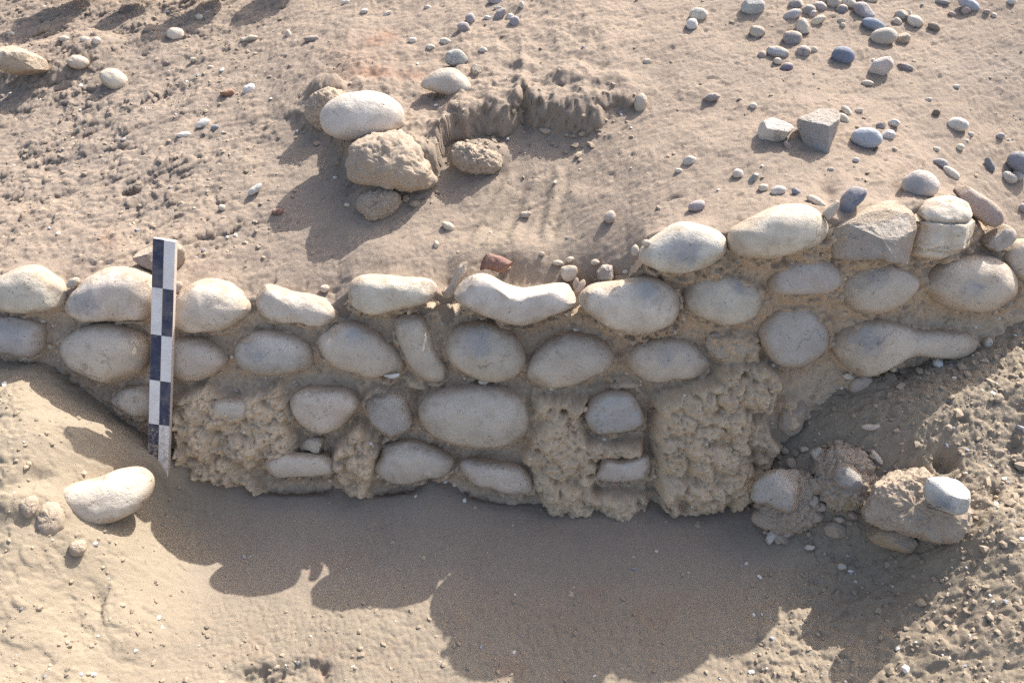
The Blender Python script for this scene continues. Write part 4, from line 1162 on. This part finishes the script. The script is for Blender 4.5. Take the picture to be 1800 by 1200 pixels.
# pebbles of the heap on the upper slope: alike, told apart by place only
HEAP = [(1399, 8, 14, 9, 0, BLUE), (1392, 27, 17, 9, 25, (.40, .40, .42)), (1421, 18, 13, 10, 0, BLUE), (1441, 12, 13, 9, -20, LAV), (1429, 25, 9, 7, 10, LAV), (1411, 49, 17, 12, -62, PALE),
        (1437, 37, 14, 8, 30, CREAM), (1393, 67, 17, 13, -8, BLUE), (1367, 93, 21, 11, -14, (.45, .46, .51)), (1412, 91, 13, 10, 0, LAV), (1340, 97, 8, 7, 0, PINK), (1367, 108, 8, 6, -20, CREAM),
        (1384, 118, 11, 8, 0, (.2, .18, .24)), (1431, 87, 7, 5, -35, CREAM), (1466, 4, 12, 12, 0, GREY), (1480, 17, 10, 9, 0, BLUE), (1492, 6, 15, 9, -25, CREAM), (1479, 36, 7, 4, 0, CREAM),
        (1482, 44, 5, 4, -20, CREAM), (1585, 27, 12, 9, -20, (.42, .43, .41)), (1598, 23, 7, 4, -50, GREY), (1608, 38, 15, 10, -22, PALE), (1577, 38, 10, 6, -35, GREY), (1452, -2, 13, 8, 10, LAV),
        (1418, -6, 13, 8, -10, GREY), (1505, -4, 14, 9, 10, BLUE), (1532, -2, 12, 8, 0, CREAM)]
for (cx0, cy0, a0, b0, r0, c0) in HEAP:
    blue = c0[2] > c0[0]
    lo_('pebble', ell(cx0, cy0, a0, b0, r0, 10, .06), c0, .45, lift=.32, hf=.95, facets=(1 if (int(cx0) % 2) else 0), mat=M_STONE,
        label='bluish pebble of the heap scattered at the top of the slope' if blue else 'whitish or tan pebble of the heap scattered at the top of the slope',
        cat='pebble', group='bluish pebbles of the heap' if blue else 'pale pebbles of the heap')
# little pebbles strewn over the sand
STREWN = [(815, 48, 12, 9, -20, LAV), (878, 27, 14, 8, 50, LAV), (905, 38, 10, 10, 0, LAV), (858, 32, 8, 4, -20, WHITE), (896, 30, 8, 6, 0, PALE), (870, 2, 13, 5, 0, LAV), (917, 10, 7, 5, 90, PALE),
          (827, 33, 9, 9, 0, LAV), (875, 14, 8, 3, 0, PALE), (873, -6, 9, 5, 0, GREY)]
for q in STREWN:
    lo_('pebble', ell(*q[:5]), q[5], .15, lift=.5, facets=1, mat=M_STONE, label='lavender or whitish pebble of the loose cluster above the flat cobble', cat='pebble', group='pebble cluster above the scarp')
DOTS = [(725, 71, 8, 5, 10), (783, 73, 10, 6, -8), (757, 83, 8, 5, 0), (849, 88, 8, 5, -10), (640, 20, 7, 4, 15), (752, 13, 7, 4, 0), (608, 4, 8, 4, 10), (680, 24, 8, 3, 30)]
for q in DOTS:
    lo_('pebble', ell(*q), PALE, .3, lift=.4, n=24, nr=6, label='small pale pebble strewn on the smooth sand above the scarp', cat='pebble', group='small pebbles above the scarp')
DOTS = [(1324, 186, 7, 5, 0, WHITE), (1525, 146, 10, 5, -5, CREAM), (1642, 47, 11, 6, -25, (.3, .24, .2)), (1657, 4, 13, 4, -10, LAV), (1674, 25, 7, 4, -25, PINK), (1735, 21, 6, 4, -10, PINK), (1747, 27, 5, 4, -30, CREAM),
        (1778, 3, 8, 5, 0, WHITE), (1510, 194, 8, 4, 8, CREAM), (1646, 198, 7, 6, 0, (.2, .15, .12)), (1759, 239, 7, 5, 0, LAV), (1688, 259, 7, 6, 0, CREAM), (1646, 262, 6, 4, -30, CREAM), (1505, 281, 6, 4, 0, WHITE),
        (1799, 365, 9, 8, 0, LAV), (1707, 236, 5, 4, -30, PALE), (1772, 246, 4, 2, 0, WHITE), (1573, 262, 5, 3, -30, CREAM), (1193, 300, 6, 4, 0, CREAM), (1460, 298, 6, 4, 0, GREY), (1633, 175, 6, 3, 0, PALE), (1681, 152, 7, 3, 0, PALE)]
for q in DOTS:
    lo_('pebble', ell(*q[:5]), q[5], .2, lift=.45, n=24, nr=6, label='tiny pebble strewn over the right-hand upper slope', cat='pebble', group='tiny pebbles on the right-hand slope')
DOTS = [(980, 462, 10, 5, -5), (1046, 461, 8, 6, 0), (1140, 466, 5, 4, 0), (953, 446, 5, 4, 0), (767, 430, 5, 7, 0), (571, 507, 9, 7, 10), (1100, 478, 6, 4, 0), (788, 398, 12, 7, -25), (1002, 456, 7, 5, 20), (890, 470, 8, 5, 0)]
for q in DOTS:
    lo_('pebble', ell(*q), TAN, .5, lift=.45, n=24, nr=6, label='small dusty pebble on the sand just behind the wall top', cat='pebble', group='dusty pebbles behind the wall top')
DOTS = [(350, 30, 7, 5, 0), (507, 60, 5, 8, 0), (390, 365, 7, 6, 0), (610, 360, 6, 4, 0), (340, 105, 6, 4, 0), (428, 70, 6, 4, 0), (150, 70, 9, 6, 0), (170, 72, 8, 7, 20), (112, 68, 9, 5, 0), (20, 60, 6, 4, 0), (370, 118, 5, 3, 0)]
for q in DOTS:
    lo_('pebble', ell(*q), CREAM, .5, lift=.45, n=24, nr=6, label='small pale pebble stuck in the rough sand of the upper slope', cat='pebble', group='pebbles in the rough sand')
# cobbles beyond the frame whose shadows fall on the rough slope
for q in [(118, -52, 56, 34, -10), (236, -50, 50, 32, 12), (362, -54, 52, 34, -5), (500, -70, 40, 28, 5)]:
    lo_('cobble', ell(*q), TAN, .5, lift=1.9, n=40, nr=9, label='large cobble at the head of the slope casting a shadow downhill', cat='stone', group='cobbles at the head of the slope')

# rubble at the broken end of the wall: alike chunks
lo_('earth_clod', [(1330, 900), (1335, 860), (1370, 835), (1420, 830), (1448, 855), (1445, 900), (1415, 930), (1365, 938)], TAN, .9, surf=solid_F, lift=-.1, grain=.11, lump=.12, label='crumbling earth heap beneath the grey block of the rubble', **CL)
lo_('earth_clod', [(1430, 830), (1450, 795), (1490, 785), (1530, 805), (1545, 850), (1525, 890), (1480, 900), (1445, 880)], TAN, .9, surf=solid_F, lift=-.2, grain=.11, lump=.12, label='crumbling earth heap between the rubble and the hardened block', **CL)
rr = np.random.default_rng(5)
for k in range(52):
    a = rr.uniform(); b_ = rr.uniform()
    cx0 = 1330 + 205 * a + rr.uniform(-8, 8); cy0 = 780 + 130 * b_ + 45 * (1 - abs(a - .3)) * b_
    sz = rr.uniform(6, 11) + 13 * rr.uniform() ** 3
    clod = rr.uniform() < .75
    big = sz > 11
    lo_('rubble_chunk', ell(cx0, cy0, sz, sz * rr.uniform(.55, .85), rr.uniform(-50, 50), 7, .2), TAN if rr.uniform() < .6 else GREY, .5, surf=solid_F, facets=6, power=3, lift=rr.uniform(.2, .8), n=28, nr=7, grain=.03,
        mat=M_CLOD if clod else M_ROCK,
        label=('larger ' if big else 'small ') + ('tan earth chunk' if clod else 'grey stone chip') + ' of the rubble heap at the broken wall end', cat='rubble',
        group=('larger ' if big else 'small ') + ('earth chunks' if clod else 'stone chips') + ' of the rubble heap')

# ------------------------------------------------------------------ the scale bar
bar = bpy.data.objects.new('scale_bar', None)
COL.objects.link(bar)
tag(bar, 'navy and white chequered scale bar leaning upright against the cobbles', 'scale bar')
Pb = PBAR
Pt = on_face(np.array(288.5), np.array(421.5), 0.082)
ax = Pt - Pb
Lbar = np.linalg.norm(ax); ax = ax / Lbar
br = RT - ax * (RT @ ax); br /= np.linalg.norm(br)
bn = np.cross(br, ax)
Wb = 40.0 * ((Pt - CAM) @ FW) / F
Lc = Lbar * (80.0 / 388.5)          # one division
bar.location = Pb.tolist()


def box_mesh(name, u0, u1, v0, v1, w0, w1, bev=0.0004):
    V = []
    for (uu, vv, ww) in ((u0, v0, w0), (u1, v0, w0), (u1, v1, w0), (u0, v1, w0), (u0 + bev, v0 + bev, w1), (u1 - bev, v0 + bev, w1), (u1 - bev, v1 - bev, w1), (u0 + bev, v1 - bev, w1)):
        V.append(br * uu + ax * vv + bn * ww)
    q = [(3, 2, 1, 0), (4, 5, 6, 7), (0, 1, 5, 4), (1, 2, 6, 5), (2, 3, 7, 6), (3, 0, 4, 7)]
    return raw_mesh(name, np.array(V), np.array(q), smooth=False)


link('board', box_mesh('board', -Wb / 2, Wb / 2, -0.035, Lbar, -0.011, 0.0), M_BOARD, bar)
for r in range(5):
    v1 = Lbar - r * Lc - 0.0002
    v0 = max(Lbar - (r + 1) * Lc + 0.0002, -0.035)
    if r == 4:
        v0 = -0.034
    for cidx in range(2):
        dark = (r + cidx) % 2 == 0
        u0 = -Wb / 2 + 0.0006 if cidx == 0 else 0.0002
        u1 = -0.0002 if cidx == 0 else Wb / 2 - 0.0006
        link('navy_square' if dark else 'white_square', box_mesh('square', u0, u1, v0, v1, -0.001, 0.0007, 0.0003), M_NAVY if dark else M_WHITE, bar)

# ------------------------------------------------------------------ gravel and crumbs (uncountable)
ph = (1 + 5 ** .5) / 2
ICO = np.array([(-1, ph, 0), (1, ph, 0), (-1, -ph, 0), (1, -ph, 0), (0, -1, ph), (0, 1, ph), (0, -1, -ph), (0, 1, -ph), (ph, 0, -1), (ph, 0, 1), (-ph, 0, -1), (-ph, 0, 1)], float) / math.sqrt(1 + ph * ph)
ICOF = np.array([(0, 11, 5), (0, 5, 1), (0, 1, 7), (0, 7, 10), (0, 10, 11), (1, 5, 9), (5, 11, 4), (11, 10, 2), (10, 7, 6), (7, 1, 8), (3, 9, 4), (3, 4, 2), (3, 2, 6), (3, 6, 8), (3, 8, 9), (4, 9, 5), (2, 4, 11), (6, 2, 10), (8, 6, 7), (9, 8, 1)])
m, t, bs = nodes('gravel_grain')
ga = attr(t, 'grain')
t.links.new(ga.outputs['Color'], bs.inputs['Base Color'])
bs.inputs['Roughness'].default_value = 0.9
M_GRAIN = m


def scatter(name, H, n, x0, x1, y0, y1, dens, smin, smax, label, pale=0.12, seed=0):
    r = np.random.default_rng(900 + seed)
    x = r.uniform(x0, x1, n); y = r.uniform(y0, y1, n)
    z = H(x, y)
    px, py = project(np.stack([x, y, z], -1))
    keep = r.uniform(size=n) < dens(px, py, x, y)
    x, y, z = x[keep], y[keep], z[keep]
    k = len(x)
    s = smin * (smax / smin) ** (r.uniform(size=k) ** 2.6)
    V = ICO[None] * (1 + r.uniform(-.28, .28, (k, 12, 1)))
    V = V * np.stack([r.uniform(.8, 1.4, k), r.uniform(.7, 1.1, k), r.uniform(.45, .8, k)], -1)[:, None]
    a = r.uniform(0, 2 * np.pi, k)
    c, sn = np.cos(a)[:, None], np.sin(a)[:, None]
    vx = V[..., 0] * c - V[..., 1] * sn; vy = V[..., 0] * sn + V[..., 1] * c
    V = np.stack([vx, vy, V[..., 2]], -1) * s[:, None, None]
    V = V + np.stack([x, y, z + 0.15 * s], -1)[:, None]
    T = (ICOF[None] + (np.arange(k) * 12)[:, None, None]).reshape(-1, 3)
    me = raw_mesh(name, V.reshape(-1, 3), None, T, smooth=False)
    kind = r.uniform(size=k)
    base = np.array([.32, .255, .185])[None] * r.uniform(.8, 1.2, (k, 1))
    wh = np.array([.66, .62, .56])[None] * r.uniform(.8, 1.1, (k, 1))
    gr = np.array([.27, .265, .28])[None] * r.uniform(.7, 1.2, (k, 1))
    colr = np.where((kind < pale)[:, None], wh, np.where((kind > 0.95)[:, None], gr, base))
    rgba = np.concatenate([colr, np.ones((k, 1))], 1)
    set_color_attr(me, 'grain', np.repeat(rgba, 12, 0))
    o = link(name, me, M_GRAIN)
    tag(o, label, kind='stuff')
    return o


def dens_T(px, py, x, y):
    zt = np.interp(x, _tp[:, 0], _tp[:, 2])
    ok = y > np.interp(x, _tp[:, 0], _tps_y) + 0.03
    return ok * np.clip(0.10 + 0.6 * sstep(560, 380, px) + 0.5 * np.exp(-((px - 880) / 170) ** 2 - ((py - 240) / 60) ** 2)
                        + 0.4 * sstep(1650, 1780, px) * sstep(60, 120, py) * sstep(220, 150, py), 0, 1)


def dens_F(px, py, x, y):
    return (y < -0.005 + 0.3 * sstep(.2, .35, np.abs(x + .1) - .35)) * np.clip(0.11 + 0.8 * sstep(1330, 1480, px + 0.5 * np.clip(py - 950, 0, None)) + 0.3 * sstep(420, 200, px) + .25 * sstep(1040, 1120, py) * sstep(1000, 800, px), 0, 1)


scatter('gravel', H_TER, 17000, -1.7, 1.7, 0.2, 1.62, dens_T, 0.0011, 0.0062, 'fine gravel and sand crumbs strewn over the upper slope', .07, 1)
scatter('gravel', H_FLR, 15000, -1.2, 1.2, -0.62, 0.2, dens_F, 0.0010, 0.0060, 'fine gravel and sand crumbs lying on the trench floor', .07, 2)


def dens_C(px, py, x, y):
    ft = np.interp(x, SPX, SPY)
    return np.clip(0.9 * np.exp(-((y - ft + 0.01) / 0.035) ** 2) * ((px > 520) & (px < 1120)) + 0.06 * sstep(520, 350, px), 0, 1)


def dens_R(px, py, x, y):
    return np.clip(np.exp(-((px - 1430) / 95) ** 4 - ((py - 860) / 85) ** 4) + 0.25 * sstep(1500, 1600, px) + 0.05, 0, 1) * (y < 0.15) * (px > 1300)


scatter('earth_crumbs', H_TER, 5200, -0.6, 0.8, 0.25, 1.3, dens_C, 0.0025, 0.013, 'dry earth crumbs fallen along the foot of the sand scarp', .02, 3)
scatter('earth_crumbs', H_FLR, 5200, 0.3, 1.2, -0.6, 0.2, dens_R, 0.0025, 0.012, 'dry earth crumbs and rubble grit at the broken wall end', .04, 4)

# grit and tiny stones stuck in the mortar
_r = np.random.default_rng(77)
_us, _vs, _PG = MORTAR_GRID
_k = 4200
_iu = _r.integers(120, len(_us) - 120, _k); _iv = _r.integers(30, len(_vs) - 10, _k)
_pp = _PG[_iv, _iu]
_sz = 0.0012 * (5.5 ** (_r.uniform(size=_k) ** 2.4))
_V = ICO[None] * (1 + _r.uniform(-.28, .28, (_k, 12, 1))) * _r.uniform(.6, 1.3, (_k, 1, 3)) * _sz[:, None, None] + (_pp + NF * 0.0003)[:, None]
_T = (ICOF[None] + (np.arange(_k) * 12)[:, None, None]).reshape(-1, 3)
me = raw_mesh('mortar_grit', _V.reshape(-1, 3), None, _T, smooth=False)
_c = np.array([.50, .40, .295])[None] * _r.uniform(.7, 1.3, (_k, 1))
_c = np.where((_r.uniform(size=_k) < .1)[:, None], np.array([.68, .63, .56])[None], _c)
set_color_attr(me, 'grain', np.repeat(np.concatenate([_c, np.ones((_k, 1))], 1), 12, 0))
o = link('mortar_grit', me, M_GRAIN, wall)
o['kind'] = 'stuff'
